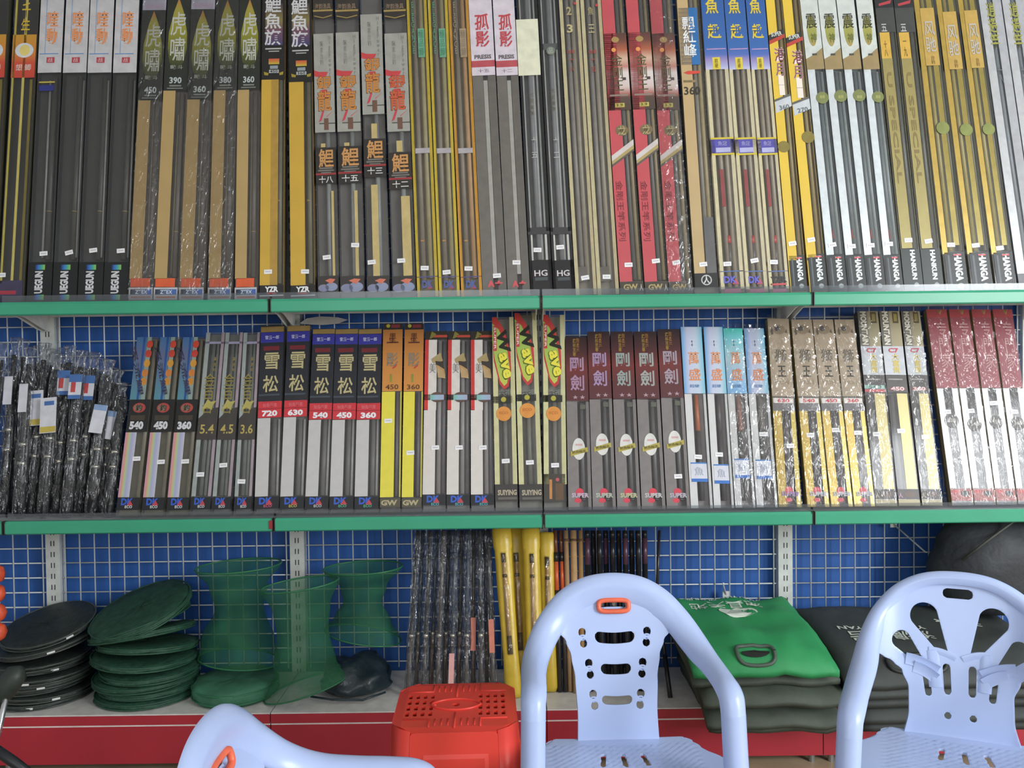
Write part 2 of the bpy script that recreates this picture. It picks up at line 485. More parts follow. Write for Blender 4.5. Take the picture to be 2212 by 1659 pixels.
def d_white(b, i):
    h = b.R('header', 0.0, 1.0, None, 157, '#bcbabc')
    b.R('blue_line', 0.26, 0.29, None, 116, '#7f9cbc', h, 1); b.R('blue_line', 0.05, 0.85, 115.5, 117.5, '#5c86b4', h, 1)
    for y in (33, 58, 80):
        b.R('faint_line', 0.0, 1.0, y, y + 2, '#c8b4b8', h, 1)
    b.T('喹\n動', 0.55, 60, 0.5, 72, '#e08a4a', bold=0.03)
    b.R('seal', 0.36, 0.70, 124, 136, '#b03a46', h, 1); b.T('战', 0.53, 130, 0.2, 9, '#e0b8b8', lift=3)
    if i == 0:
        b.R('yellow_band', 0.08, 0.75, 176, 179, '#b4a23a'); b.R('blue_band', 0.1, 0.72, 184, 196, '#26307c')
    b.rod(0.70, 165, 560, 0.010, '#3c3c36'); b.rod((0.5, 0.86, 0.84, 0.9)[i], 172, 555, 0.004, '#8c8c88', 'inner_tube')
    b.rod(0.70, 452, 456, 0.0105, '#b89a40', 'gold_ring')
    b.R('foot_label', 0.0, 1.0, 566, None, '#101414')
    g = GR(((0.0, '#101840'), (0.3, '#2464b8'), (0.65, '#2c9c90'), (1.0, '#84b83c')), 'X')
    b.R('colour_block', 0.30, 0.70, 572, 583, g, b.last, 1); b.R('colour_block', 0.30, 0.70, 637, 648, g, b.last, 1)
    b.T('UEGUN', 0.47, 610, 0.34, 48, '#c6c8ca', rot=90, bold=0.05)
    b.price((0.62, 0.62, 0.56, 0.66)[i], (548, 546, 541, 542)[i], (4, 14, 7, 4)[i])
group_of([(57, 110, 87, 141), (112, 165, 142, 195), (167, 221, 195, 248), (222, 275, 248, 304)], 'upper', 'black rod boxes with white headers and orange writing', 'upper shelf rod boxes', d_white, H=HU, back='#383a36', side='#26282a')
def d_tiger(b, i):
    t, e = ((22, 217), (-6, 196), (20, 215), (-2, 195), (-4, 194))[i]
    if i in (0, 2):
        b.R('hang_card', 0.0, 1.0, None, t, '#a8a4b2'); b.T('SHENHU', 0.5, t - 8, 0.8, 10, '#b89cb4')
    b.R('header', 0.0, 1.0, t if i in (0, 2) else None, e, '#262a24')
    H = e - t
    b.P('leaf_print', [(0.5, t + 2), (0.72, t + 0.16 * H), (0.90, t + 0.38 * H), (0.92, t + 0.55 * H), (0.80, t + 0.70 * H), (0.5, t + 0.78 * H), (0.2, t + 0.70 * H), (0.10, t + 0.55 * H), (0.12, t + 0.38 * H), (0.3, t + 0.16 * H)],
        GR(((0.0, '#2a2e24'), (0.25, '#5a601c'), (0.55, '#8e8c22'), (0.85, '#9a9030'), (1.0, '#b06a2c'))))
    b.T('虎\n嘯', 0.52, t + 0.42 * H, 0.66, 0.52 * H, '#b4b6ac', bold=0.02)
    b.T('戰 斗', 0.52, t + 0.75 * H, 0.55, 9, '#9ca094', bold=0.02)
    b.T(('450', '390', '360', '380', '360')[i], 0.5, e - 22, 0.52, 14, '#b0b8b8', bold=0.03)
    b.R('fine_print', 0.25, 0.75, e - 12, e - 9, '#7c8078', b.last, 1); b.R('fine_print', 0.15, 0.82, e - 6, e - 4, '#7c8078', b.last, 1)
    b.R('tan_strip', 0.0, 0.52, e, 602, M('#ac9058', 0.4, var=0.06, scale=8, name='tan_strip'))
    b.rod(0.76, e + 4, 598, 0.011, '#5c564e'); b.rod(0.66, e + 50, 590, 0.005, '#948a70', 'inner_tube')
    b.rod(0.76, 496, 500, 0.0095, '#b89a40', 'gold_ring')
    b.R('orange_label', 0.05, 0.86, 601, 620, '#d25420')
    b.R('logo_label', 0.0, 0.98, 621, 648, '#b6b4b6')
    b.R('logo_panel', 0.06, 0.94, 625, 637, GR(((0.0, '#20262e'), (0.5, '#4c6488'), (1.0, '#3a62b0')), 'X'), b.last, 1)
    b.T('ZTEX', 0.52, 631, 0.5, 8, '#d4d8dc', lift=3); b.R('logo_line', 0.1, 0.9, 640, 644, '#b8704c', b.last, 1)
group_of([(277, 330, 308, 361), (331, 384, 362, 413), (386, 440, 414, 465), (446, 502, 468, 516), (505, 557, 517, 563)], 'upper', 'tan striped rod boxes with dark headers and olive leaf print', 'upper shelf rod boxes', d_tiger, H=HU, back='#7a7268', per=[dict(wrap=True), {}, dict(wrap=True), dict(wrap=True), {}])
def d_carp(b, i):
    e = (172, 177)[i]; o = (0, 4)[i]
    b.R('header', 0.0, 1.0, None, e, '#1c1c1a')
    b.P('colour_wash', [(0.15, 8), (0.9, 8), (0.9, 98), (0.15, 98)], GR(((0.0, '#3c3c68'), (0.35, '#6c4658'), (0.6, '#7c7038'), (1.0, '#3a2c3c'))))
    b.T('鯉\n魚\n旗', 0.48, 46 + o, 0.72, 104, '#c4c4c6', bold=0.045)
    b.R('fine_print', 0.15, 0.85, 104 + o, 107 + o, '#a8aaa4', b.last, 1); b.R('fine_print', 0.3, 0.75, 110 + o, 112 + o, '#a8aaa4', b.last, 1)
    b.R('flag', 0.30, 0.76, 127 + o, 139 + o, GR(((0.0, '#b8ac28'), (0.5, '#c47824'), (1.0, '#c04a30'))), b.last, 1)
    b.R('grey_box', 0.36, 0.70, 142 + o, 149 + o, '#8a9498', b.last, 1); b.R('white_box', 0.32, 0.74, 151 + o, 158 + o, '#b0b4b2', b.last, 1)
    b.T('450' if i == 0 else '360', 0.53, 154.5 + o, 0.34, 6, '#3c3c3c', lift=3)
    b.P('gold_wing', [(0.10, 155 + o), (0.30, 158 + o), (0.28, 163 + o), (0.12, 162 + o)], '#9c8a1e'); b.P('gold_wing', [(0.94, 155 + o), (0.76, 158 + o), (0.78, 163 + o), (0.92, 162 + o)], '#9c8a1e')
    b.R('yellow_strip', 0.0, (0.42, 0.60)[i], e, 616, M('#c49c24', 0.4, var=0.06, scale=8, name='yellow_strip'))
    b.R('amber_strip', (0.42, 0.60)[i], (0.74, 0.62)[i], e, 616, '#a8842c')
    b.rod(0.80, e, 612, 0.011, '#6c6850'); b.rod(0.78, 430, 434, 0.0115, '#c0a040', 'ring')
    b.R('foot_label', 0.0, 1.0, 616, 637, '#1e1c1c'); b.T('YZR', 0.5, 625, 0.56, 12, '#e2e2e2', bold=0.05); b.R('red_line', 0.3, 0.7, 632, 635, '#b03030', b.last, 1)
    b.R('white_edge', 0.0, 1.0, 637, 640, '#c0c0c0')
    b.price((0.35, 0.60)[i], 587)
group_of([(560, 613, 567, 616), (627, 682, 623, 673)], 'upper', 'yellow rod boxes with black headers and white writing', 'upper shelf rod boxes', d_carp, H=HU, back='#70684a', side='#8a6a1c')
def d_dragon(b, i):
    t, e, k0, k1 = ((73, 286, 319, 397), (70, 284, 316, 396), (31, 247, 300, 383), (72, 284, 329, 408))[i]
    if i != 2:
        b.R('roof_card', 0.0, 1.0, None, 38, '#332e2a'); b.R('gold_line', 0.0, 1.0, 21, 25, '#9c8444', b.last, 1)
        b.P('gold_line', [(0.05, 33), (0.5, 38), (0.95, 33), (0.95, 35), (0.5, 40), (0.05, 35)], '#9c8444'); b.T('海韵渔具', 0.5, 14, 0.8, 12, '#8c7860')
    b.R('header', 0.0, 1.0, t, e, '#989890')
    b.T('H\ni\ng\nh\nP\no\nw\ne\nr', 0.80, t + 48, 0.14, 86, '#7c7e78'); b.T('碳\n素\n台\n钓', 0.40, t + 42, 0.16, 52, '#84847e')
    b.P('red_brush', [(0.0, e - 135), (0.22, e - 131), (0.7, e - 130), (0.62, e - 122), (0.35, e - 118), (0.0, e - 122)], '#c23a3e')
    o = '#c2542c' if i == 3 else '#be7a2c'
    b.T('銀', 0.50, e - 107, 0.76, 30, '#5c2c18', lift=2, bold=0.075); b.T('銀', 0.50, e - 107, 0.72, 28, o, lift=3, bold=0.05)
    b.T('龍', 0.50, e - 68, 0.70, 46, '#5c2c18', lift=2, bold=0.075); b.T('龍', 0.50, e - 68, 0.66, 44, o, lift=3, bold=0.05)
    b.P('red_brush', [(0.36, e - 92), (0.64, e - 92), (0.66, e - 76), (0.34, e - 76)], '#be3a40', lift=2)
    b.P('red_tail', [(0.38, e - 46), (0.48, e - 46), (0.34, e - 26), (0.2, e - 22)], '#c03a48'); b.P('red_tail', [(0.86, e - 44), (0.92, e - 46), (0.6, e - 32), (0.58, e - 34)], '#c05a5a')
    b.R('black_line', 0.22, 1.0, e - 20, e - 18, '#40403c', b.last, 1); b.R('brown_seal', 0.46, 0.68, e - 30, e - 5, '#6c4c3c', b.last, 2)
    b.rod(0.60, e, 600, 0.009, '#868a88')
    c = ((0.74, 0.86), (0.66, 0.80), (0.30, 0.60), (0.50, 0.88))[i]
    b.R('cream_strip', c[0], c[1], k1 + 16, 596, '#b8a468'); b.R('cream_tab', 0.28 + 0.1 * (i > 1), 0.5 + 0.14 * (i > 1), e + (20 if i > 1 else 24), k0 - 1, '#b8a468')
    b.R('carp_label', 0.0, 1.0, k0, k1, '#2c2824')
    b.T('鯉', 0.52, k0 + 23, 0.74, 40, '#c08a4c', bold=0.05)
    for q, (a0, a1) in enumerate(((0.18, 0.84), (0.12, 0.9), (0.26, 0.76))):
        b.R('fine_print', a0, a1, k0 + 43 + q * 5, k0 + 46 + q * 5, '#74706a', b.last, 1)
    b.R('red_line', 0.0, 1.0, k0 + 55, k0 + 59, '#9c2c30', b.last, 1)
    b.T(('十八', '十五', '十三', '十二')[i], 0.5, k0 + 69, 0.70, 15, '#d0d0cc', bold=0.04)
    b.R('foot_label', 0.0, 1.0, 596, 632, '#34302e')
    b.D('wave_print', 0.28, 622, 0.26, '#7c7e98', 0.7); b.D('wave_print', 0.66, 620, 0.3, '#848ca8', 0.7); b.P('fish_print', [(0.36, 606), (0.6, 602), (0.86, 604), (0.66, 614)], '#cc6c50', lift=2)
    b.price((0.46, 0.66, 0.24, 0.42)[i], (556, 530, 566, 563)[i])
group_of([(687, 732, 673, 721), (735, 788, 724, 773), (793, 842, 775, 826), (848, 899, 828, 876)], 'upper', 'grey rod boxes with red and orange brush writing', 'upper shelf rod boxes', d_dragon, H=HU, back='#5c5a56')
def d_gold(b, i):
    c = ('#b8a024', '#c0aa28', '#c08a28')[i]
    b.R('gold_edge', 0.0, 0.13, None, None, M(c, 0.3, 0.3, name='gold_foil')); b.R('gold_edge', 0.86, 1.0, None, None, M(c, 0.3, 0.3, name='gold_foil'))
    b.rod(0.33, None, 610, 0.010, '#7c7262'); b.rod(0.68, None, 600, 0.011, ('#9c9268', '#9c9268', '#b48c5c')[i])
    g = '#4c8c6a' if i < 2 else '#8a7c66'
    b.R('green_panel', 0.50, 0.82, 62, 124, ('#64a082', '#64a082', '#a08a6c')[i]); b.T('極\n品\n鯽', 0.66, 93, 0.26, 56, g, bold=0.03)
    b.T('E\nL\nE\nG\nA\nN\nC\nE', 0.28, 60, 0.15, 112, g, parent=None)
    b.R('silver_ring', 0.16, 0.86, 320, 331, M('#b4aeb4', 0.3, 0.4, name='silver_band'))
    b.R('amber_ring', 0.26, 0.42, 518, 521, '#a87a3c')
    b.R('blue_line', 0.0, 1.0, 597, 599, '#4c4a84')
    b.T('DK', 0.5, 614, 0.5, 16, '#4a5c9c', parent=None, bold=0.04); b.P('red_peak', [(0.5, 624), (0.62, 612), (0.74, 624)], '#a83c48', parent=None)
    b.price(0.4, (579, 588, 580)[i])
group_of([(901, 948, 878, 921), (949, 994, 923, 967), (996, 1043, 968, 1011)], 'upper', 'clear rod boxes with gold foil edges', 'upper shelf rod boxes', d_gold, H=HU, back='#8a7c5c')
def d_shadow(b, i):
    b.R('header', 0.0, 0.99, None, 163, '#cac0ca')
    b.T('孤\n影', 0.52, 66, 0.6, 72, '#b83a42', bold=0.05); b.T('PRESIS', 0.5, 123, 0.72, 9, '#5c5458', bold=0.03)
    b.R('red_band', 0.0, 0.99, 131, 145, '#b04850', b.last, 1); b.T(('十五', '十二')[i], 0.5, 153, 0.5, 8, '#8a8088')
    b.R('grey_card', 0.0, 0.46, 164, None, '#67625c'); b.R('grey_card', 0.66, 1.0, 164, None, '#605c56')
    b.R('light_strip', 0.47, 0.64, 174, 592, '#97958f')
    b.T('A', 0.36, 613, 0.3, 14, '#c84a50', parent=None, bold=0.08); b.T('+', 0.68, 612, 0.3, 10, '#c84a50', parent=None, bold=0.05)
    b.price((0.62, 0.46)[i], (596, 567)[i])
group_of([(1043, 1096, 1012, 1062), (1097, 1146, 1063, 1112)], 'upper', 'grey rod boxes with white headers and red writing', 'upper shelf rod boxes', d_shadow, H=HU, back='#6a655f', side='#55514d')
def d_hg(b, i):
    b.R('black_edge', 0.0, 0.12, None, 500, '#1c1c1e'); b.R('black_edge', 0.84, 1.0, None, 500, '#1c1c1e')
    b.R('silver_edge', 0.12, 0.18, None, 492, M('#a0a4a2', 0.3, 0.5, name='silver_edge')); b.R('silver_edge', 0.76, 0.84, None, 492, M('#8c908e', 0.3, 0.5, name='silver_edge'))
    b.rod(0.48, None, 560, 0.012, '#76787a'); b.rod(0.62, None, 560, 0.006, '#a2a4a2')
    b.R('dark_clip', 0.0, 1.0, 491, 506, '#39393a'); b.R('black_edge', 0.0, 0.12, 506, None, '#1c1c1e'); b.R('black_edge', 0.86, 1.0, 506, None, '#1c1c1e'); b.R('silver_edge', 0.12, 0.2, 507, 562, '#b0b0aa'); b.R('silver_edge', 0.76, 0.86, 507, 562, '#b0b0aa')
    b.R('foot_label', 0.0, 1.0, 562, None, '#1b191b'); b.T('HG', 0.5, 590, 0.6, 13, '#c4bcc0', bold=0.02); b.R('fine_print', 0.22, 0.8, 599, 606, '#444a4e', b.last, 1)
    for q in range(4):
        b.T('弋纪金碳'[q], 0.5, (196 if i else 205) + q * 13, 0.18, 9, '#6e6448', parent=None)
    b.T('十', 0.5, 303, 0.24, 12, '#b0b2b0', parent=None); b.T(('五', '二')[i], 0.5, 335, 0.28, 12, '#b0b2b0', parent=None)
    if i == 0:
        o = b.R('paper_note', -0.06, 0.98, 42, 163, M('#d2d2b8', 0.8, name='cream_paper'), lift=2)
    else:
        b.R('dark_clip', 0.06, 0.88, 94, 108, '#4c504e'); b.D('seal', 0.5, 110, 0.22, '#6c7468', parent=None, lift=2); b.T('品', 0.5, 110, 0.24, 12, '#a0a698', parent=None, lift=3)
    b.price((0.40, 0.42)[i], (540, 534)[i])
group_of([(1147, 1195, 1114, 1161), (1196, 1243, 1162, 1205)], 'upper', 'black edged clear rod boxes with silver tubes', 'upper shelf rod boxes', d_hg, H=HU, back='#6a6c6c', side='#1c1c1e')
def d_beige(b, i):
    b.R('beige_edge', 0.0, 0.17, None, None, '#b2a880'); b.R('beige_edge', 0.84, 1.0, None, None, '#a89c78')
    b.rod(0.36, None, 600, 0.010, '#7c7670'); b.rod(0.62, None, 604, 0.009, '#8e8674')
    b.T('2' if i == 0 else '魚', 0.46, 24, 0.26, 18, '#a09466', parent=None, bold=0.03); b.T('3' if i == 0 else '王', 0.46, 62, 0.30, 18, '#b4a878', parent=None, bold=0.03)
    b.T('碳素', 0.45, 112, 0.4, 8, '#a84a40', parent=None); b.T('十', 0.45, 130, 0.24, 12, '#a84a40', parent=None); b.T('八' if i == 0 else '五', 0.45, 150, 0.24, 10, '#a84a40', parent=None)
    b.R('dark_plug', 0.18, 0.6, 576, 608, '#5c5650'); b.D('red_dot', 0.78, 8 + 4 * i, 0.07, '#b8383a', parent=None)
    b.price((0.48, 0.46)[i], (600, 598)[i])
group_of([(1244, 1290, 1206, 1252), (1291, 1338, 1253, 1298)], 'upper', 'clear rod boxes with beige edges beside black edged ones', 'upper shelf rod boxes', d_beige, H=HU, back='#807868')
def d_king(b, i):
    o = (2, 0, 2)[i]
    b.R('red_strip', 0.0, 0.54, None, 608, M('#bc4850', 0.4, var=0.07, scale=10, name='red_strip'))
    b.rod(0.66, None, 604, 0.009, '#565450'); b.rod(0.86, None, 604, 0.007, '#8a7a56', 'inner_tube')
    b.R('header', 0.0, 1.0, 70 + o, 236 + o, GR(((0.0, '#4c3c34'), (0.16, '#54423a'), (0.2, '#a05a4c'), (0.3, '#c8b6b0'), (0.48, '#d2c8c4'), (0.56, '#b87a6c'), (0.66, '#c8a890'), (0.78, '#a8583a'), (0.9, '#6a4034'), (1.0, '#54362e'))))
    b.D('gold_badge', 0.5, 84 + o, 0.17, '#a08448', 0.8); b.D('sun', 0.4, 106 + o, 0.10, '#d88c40')
    b.T('金\n剛\n王', 0.52, 155 + o, 0.46, 78, '#54522e', bold=0.015)
    b.R('stamp', 0.70, 0.86, 166 + o, 172 + o, '#4c3c40', b.last, 1)
    b.R('fine_print', 0.1, 0.9, 202 + o, 206 + o, '#86766c', b.last, 1); b.R('gold_plate', 0.3, 0.72, 221 + o, 230 + o, '#b0a448', b.last, 1); b.T('3.9', 0.5, 225.5 + o, 0.3, 6, '#5c5424', lift=3)
    b.D('emblem', 0.52, 280 + o, 0.28, '#726444', 0.9, parent=None); b.T('龙', 0.52, 280 + o, 0.34, 20, '#b0a070', parent=None)
    b.P('white_band', [(0.0, 334 + o), (1.0, 300 + o), (1.0, 312 + o), (0.0, 346 + o)], '#c4bcb8', parent=None, lift=2); b.P('gold_band', [(0.0, 346 + o), (1.0, 312 + o), (1.0, 320 + o), (0.0, 353 + o)], '#a8945c', parent=None, lift=2); b.P('dark_band', [(0.0, 353 + o), (1.0, 320 + o), (1.0, 325 + o), (0.0, 358 + o)], '#5c564e', parent=None, lift=2)
    b.T('金剛王竿系列', 0.25, 455, 0.3, 130, '#7c2c34', rot=-90, parent=None)
    b.R('foot_label', 0.0, 1.0, 608, 632, '#423c34'); b.T('GW', 0.45, 620, 0.62, 13, '#a8945c', bold=0.04); b.T('人', 0.9, 622, 0.16, 14, '#d0ccc4')
    b.price((0.42, 0.54, 0.38)[i], (572, 564, 567)[i])
group_of([(1339, 1393, 1299, 1347), (1394, 1445, 1350, 1401), (1446, 1497, 1402, 1452)], 'upper', 'red striped rod boxes with brown and white headers', 'upper shelf rod boxes', d_king, H=HU, back='#7a7058', per=[{}, {}, dict(wrap=True)])
def d_red_peak(b, i):
    b.R('tan_strip', 0.0, 0.48, None, 590, M('#b69c6c', 0.4, var=0.06, scale=8, name='tan_strip'))
    b.rod(0.62, None, 590, 0.009, '#7a7468'); b.rod(0.82, None, 590, 0.008, '#96875c'); b.R('dark_sleeve', 0.54, 0.96, 470, 590, '#5c5c5c')
    b.R('header', 0.02, 0.86, 17, 140, '#1f66a4'); b.T('飄\n紅\n峰', 0.45, 80, 0.58, 86, '#dce0e2', bold=0.03)
    b.P('red_swoosh', [(0.08, 157), (0.3, 153), (0.84, 154), (0.8, 159), (0.3, 161)], '#c8402c', parent=None)
    b.R('fine_print', 0.06, 0.6, 173, 178, '#8c7c58'); b.T('360', 0.42, 196, 0.72, 18, '#34302a', parent=None, bold=0.02)
    b.R('foot_label', 0.0, 1.0, 590, 620, '#1f1f20'); b.D('round_emblem', 0.5, 605, 0.23, '#b6b8b6'); b.D('emblem_core', 0.5, 605, 0.18, '#222424', lift=2); b.T('人', 0.5, 605, 0.3, 18, '#c4c6c4', lift=3, bold=0.06)
    b.price(0.40, 571)
group_of([(1499, 1557, 1462, 1510)], 'upper', 'tan rod box with blue label and round white emblem at its foot', 'upper shelf rod boxes', d_red_peak, H=HU, back='#867a5e')
def d_blue(b, i):
    b.R('beige_edge', 0.0, 0.16, 150, None, '#c0b690'); b.R('beige_edge', 0.84, 1.0, 150, None, '#b8ae8e')
    b.rod(0.40, None, 620, 0.009, '#8a8070'); b.rod(0.68, None, 620, 0.008, '#968c78')
    b.R('red_grip', 0.30, 0.46, 366, 446, '#8a3c3c'); b.rod(0.5, 508, 524, 0.0135, '#a83434', 'red_ring'); b.rod(0.5, 524, 570, 0.0138, '#55504a', 'black_grip')
    b.R('header', 0.0, 1.0, None, 150, GR(((0.0, '#b4b6d4'), (0.04, '#9c9cc8'), (0.09, '#8c80b4'), (0.14, '#4a66b0'), (0.22, '#2c60a4'), (1.0, '#205094'))))
    b.T('魚', 0.46, 14, 0.58, 32, '#d2b81c', bold=0.05); b.T('趣', 0.5, 68, 0.62, 32, '#d2b81c', bold=0.05)
    b.R('pink_glow', 0.1, 0.95, 105, 107, '#b48cb4', b.last, 1); b.R('yellow_plate', 0.32, 0.66, 124, 150, '#d0bc24', b.last, 1); b.T('超\n硬', 0.49, 137, 0.14, 20, '#7c6c14', lift=3)
    b.R('purple_band', 0.0, 1.0, 300, 332, '#4c48a0'); b.R('yellow_line', 0.0, 1.0, 297, 301, '#c8b41c', b.last, 1); b.R('yellow_line', 0.0, 1.0, 331, 335, '#c8b41c', b.last, 1); b.R('white_panel', 0.2, 0.84, 319, 329, '#a8a8d0', b.last, 1); b.T('魚趣', 0.5, 310, 0.4, 10, '#9c98cc')
    b.R('blue_line', 0.0, 1.0, 585, 587, '#4a6cac')
    if i < 2:
        b.T('DK', 0.42, 604, 0.56, 15, '#5a5ac0', parent=None, bold=0.04); b.P('red_peak', [(0.5, 614), (0.66, 602), (0.8, 614)], '#b04458', parent=None)
    else:
        b.T('YZR', 0.5, 604, 0.84, 13, '#2a2a2e', parent=None, bold=0.04); b.R('red_line', 0.06, 0.9, 612, 616, '#c04048')
    b.R('pink_foot', 0.0, 1.0, 624, None, '#b8607c')
    b.price((0.34, 0.48, 0.32)[i], (570, 563, 566)[i])
group_of([(1558, 1609, 1514, 1562), (1612, 1660, 1564, 1608), (1663, 1706, 1609, 1653)], 'upper', 'blue headed rod boxes with yellow writing and purple band', 'upper shelf rod boxes', d_blue, H=HU, back='#90866f')
def hanga(b, y0, word='HANGA', u0=0.08, u1=0.98):
    b.R('foot_label', u0, u1, y0, 628, '#1c2222')
    b.T(word, (u0 + u1) / 2 + 0.12, (y0 + 612) / 2, 0.34, 612 - y0 - 8, '#d4dcda', rot=-90, bold=0.05)
    b.T('~', (u0 + u1) / 2 + 0.12, y0 + 6, 0.34, 5, '#d0404c', bold=0.06, lift=3)
    b.R('fine_print', u0 + 0.12, u0 + 0.22, y0 + 6, 620, '#50565a', b.last, 1)
    b.D('round_mark', (u0 + u1) / 2 + 0.14, 618, 0.14, '#8a9294')
def d_yellow(b, i):
    o = (0, 6)[i]
    b.R('yellow_strip', 0.0, 0.54, None, (562, 556)[i], M('#d6b422', 0.35, var=0.05, scale=8, name='yellow_strip'))
    b.rod(0.76, None, 552, 0.008, '#8a7844'); b.R('yellow_edge', 0.0, 0.06, 562, None, '#b89c24')
    b.P('black_band', [(0.0, 76 + o), (0.95, 62 + o), (0.95, 80 + o), (0.0, 94 + o)], '#2c302e', parent=None, lift=2); b.P('red_band', [(0.0, 88 + o), (0.95, 74 + o), (0.95, 82 + o), (0.0, 96 + o)], '#b03a2c', parent=None, lift=3); b.T('SUPER', 0.46, 74 + o, 0.66, 9, '#d4d8d4', rot=9, parent=None, lift=4)
    b.T('港\n月', 0.54, 134 + o, 0.62, 62, '#e2ccd0', parent=None, bold=0.06, lift=2); b.T('港\n月', 0.54, 134 + o, 0.58, 60, '#7c3c48', parent=None, bold=0.005, lift=3)
    b.T('I\nI', 0.52, 184 + o, 0.34, 44, '#ead6c8', parent=None, bold=0.06)
    b.P('white_plate', [(0.02, 218 + o), (1.0, 206 + o), (1.02, 230 + o), (0.06, 244 + o)], '#b8bec2', parent=None, lift=2); b.T(('360', '270')[i], 0.56, 232 + o, 0.6, 10, '#5c646c', rot=9, parent=None, lift=4); b.P('grey_bar', [(0.02, 215 + o), (1.0, 203 + o), (1.0, 208 + o), (0.02, 220 + o)], '#5c5c54', parent=None, lift=3)
    b.D('gold_disc', 0.72 - 0.4 * (1 - i), (317, 297)[i], 0.36, M('#85783c', 0.3, 0.4, name='gold_disc'), parent=None, lift=3)
    hanga(b, (552, 549)[i])
    b.price(0.34, (526, 518)[i], 7)
group_of([(1706, 1747, 1654, 1689), (1748, 1790, 1690, 1727)], 'upper', 'bright yellow rod boxes with slanted black and red bands', 'upper shelf rod boxes', d_yellow, H=HU, back='#8a7a48', side='#a08424')
def d_silver(b, i):
    b.R('header', 0.0, 1.0, None, 150, '#bcc2bc')
    b.D('olive_oval', 0.5, 66, 0.27, GR(((0.0, '#a08a50'), (0.3, '#8a8c38'), (1.0, '#a8a450'))), 3.6)
    b.T('震', 0.52, 46, 0.62, 32, '#2e3020', bold=0.02); b.T('神', 0.56, 82, 0.34, 20, '#545c24')
    b.P('tan_corner', [(0.0, 127), (0.5, 118), (1.0, 104), (1.0, 150), (0.0, 150)], '#907c50'); b.T('一', 0.52, 118, 0.26, 4, '#44443c', lift=3)
    b.R('silver_strip', 0.02, 0.44, 150, 550, M('#c4ccd0', 0.25, 0.25, name='silver_strip'))
    b.rod(0.62, 154, 548, 0.010, '#5e686a'); b.rod(0.86, 154, 548, 0.007, '#808a8a', 'inner_tube'); b.rod(0.60, 492, 514, 0.0115, '#a04848', 'red_ring')
    b.D('gold_disc', 0.70, (212, 208, 207, 210)[i], 0.36, M('#7c8450', 0.3, 0.4, name='gold_disc'), parent=None, lift=3); b.T('88', 0.70, 210, 0.3, 7, '#a4a45c', parent=None, lift=4)
    hanga(b, 551)
    b.price(0.40, (529, 532, 530, 527)[i])
group_of([(1791, 1833, 1728, 1765), (1834, 1874, 1766, 1805), (1875, 1915, 1806, 1845), (1916, 1953, 1846, 1887)], 'upper', 'silver striped rod boxes with white header and olive oval', 'upper shelf rod boxes', d_silver, H=HU, back='#747c7c')
def d_special(b, i):
    b.R('roof_card', 0.0, 1.0, None, 17, '#1e2022'); b.P('red_flash', [(0.2, 8), (0.9, 1), (0.85, 8), (0.2, 13)], '#a83038')
    b.R('dark_panel', 0.0, 1.0, 17, 70, '#3a3c3a'); b.T(('五', '五')[i], 0.36, 60, 0.3, 16, '#b4b8b4', bold=0.03)
    b.R('yellow_plate', 0.08, 0.62, 70, 126, '#c29a2c'); b.T('十\n八' if i == 0 else '一\n九', 0.34, 105, 0.18, 34, '#6a5420')
    b.R('gold_strip', 0.08, 0.64, 126, 536, M('#93864c', 0.35, 0.2, var=0.06, name='gold_strip')); b.T('U SPECIAL', 0.37, 275, 0.26, 240, '#7a6a34', rot=-90, bold=0.02)
    b.rod(0.80, 20, 536, 0.010, '#4a4c40')
    b.R('foot_wrap', 0.0, 1.0, 538, None, '#232c2a'); b.T('HANKUN', 0.6, 572, 0.26, 64, '#d4dcda', rot=-90, bold=0.05); b.D('round_mark', 0.66, 615, 0.12, '#8a9294')
    b.price(0.46, (519, 521)[i])
group_of([(1954, 1996, 1889, 1928), (1997, 2040, 1930, 1971)], 'upper', 'olive gold rod boxes with dark feet and long vertical writing', 'upper shelf rod boxes', d_special, H=HU, back='#50503c', side='#5a5632')
def d_tagged(b, i):
    o = (0, 8, 5)[i]
    b.R('gold_strip', 0.0, 0.24, None, 548, M('#a88c34', 0.3, 0.3, name='gold_leaf')); b.R('gold_strip', 0.56, 0.80, None, 530, M('#8c7c34', 0.3, 0.3, name='gold_leaf'))
    b.rod(0.42, None, 540, 0.009, '#8e8038'); b.rod(0.9, None, 540, 0.006, '#55543a')
    b.R('hang_tag', 0.22, 0.86, 18 + o, 142 + o, '#b08f3a', lift=3); b.T('风\n驰', 0.54, 80 + o, 0.48, 66, '#aaa69c', bold=0.03, lift=6); b.T('台\n钓', 0.56, 130 + o, 0.16, 18, '#7c6028', lift=6)
    b.D('gold_disc', 0.66, (277, 281, 280)[i], 0.30, M('#7c8444', 0.3, 0.4, name='gold_disc'), parent=None, lift=3)
    hanga(b, 545)
    b.price(0.42, (529, 530, 536)[i])
group_of([(2042, 2096, 1974, 2020), (2098, 2148, 2022, 2067), (2150, 2200, 2069, 2112)], 'upper', 'dark gold rod boxes with gold hang tags, near right edge', 'upper shelf rod boxes', d_tagged, H=HU, back='#4e4c38')
def d_pale(b, i):
    b.R('silver_strip', 0.0, 0.36, None, 590, M('#a8aaac', 0.3, 0.2, name='pale_strip')); b.R('silver_strip', 0.62, 1.0, None, 590, '#989a9e')
    b.rod(0.5, None, 590, 0.010, '#6e767c')
    b.T('逍\n遥\n竿', 0.48, 55, 0.4, 100, '#8e8e34', parent=None, bold=0.05); b.T('十\n八', 0.5, 162, 0.24, 36, '#5c6464', parent=None)
    b.R('foot_label', 0.0, 1.0, 590, None, '#5c5e64')
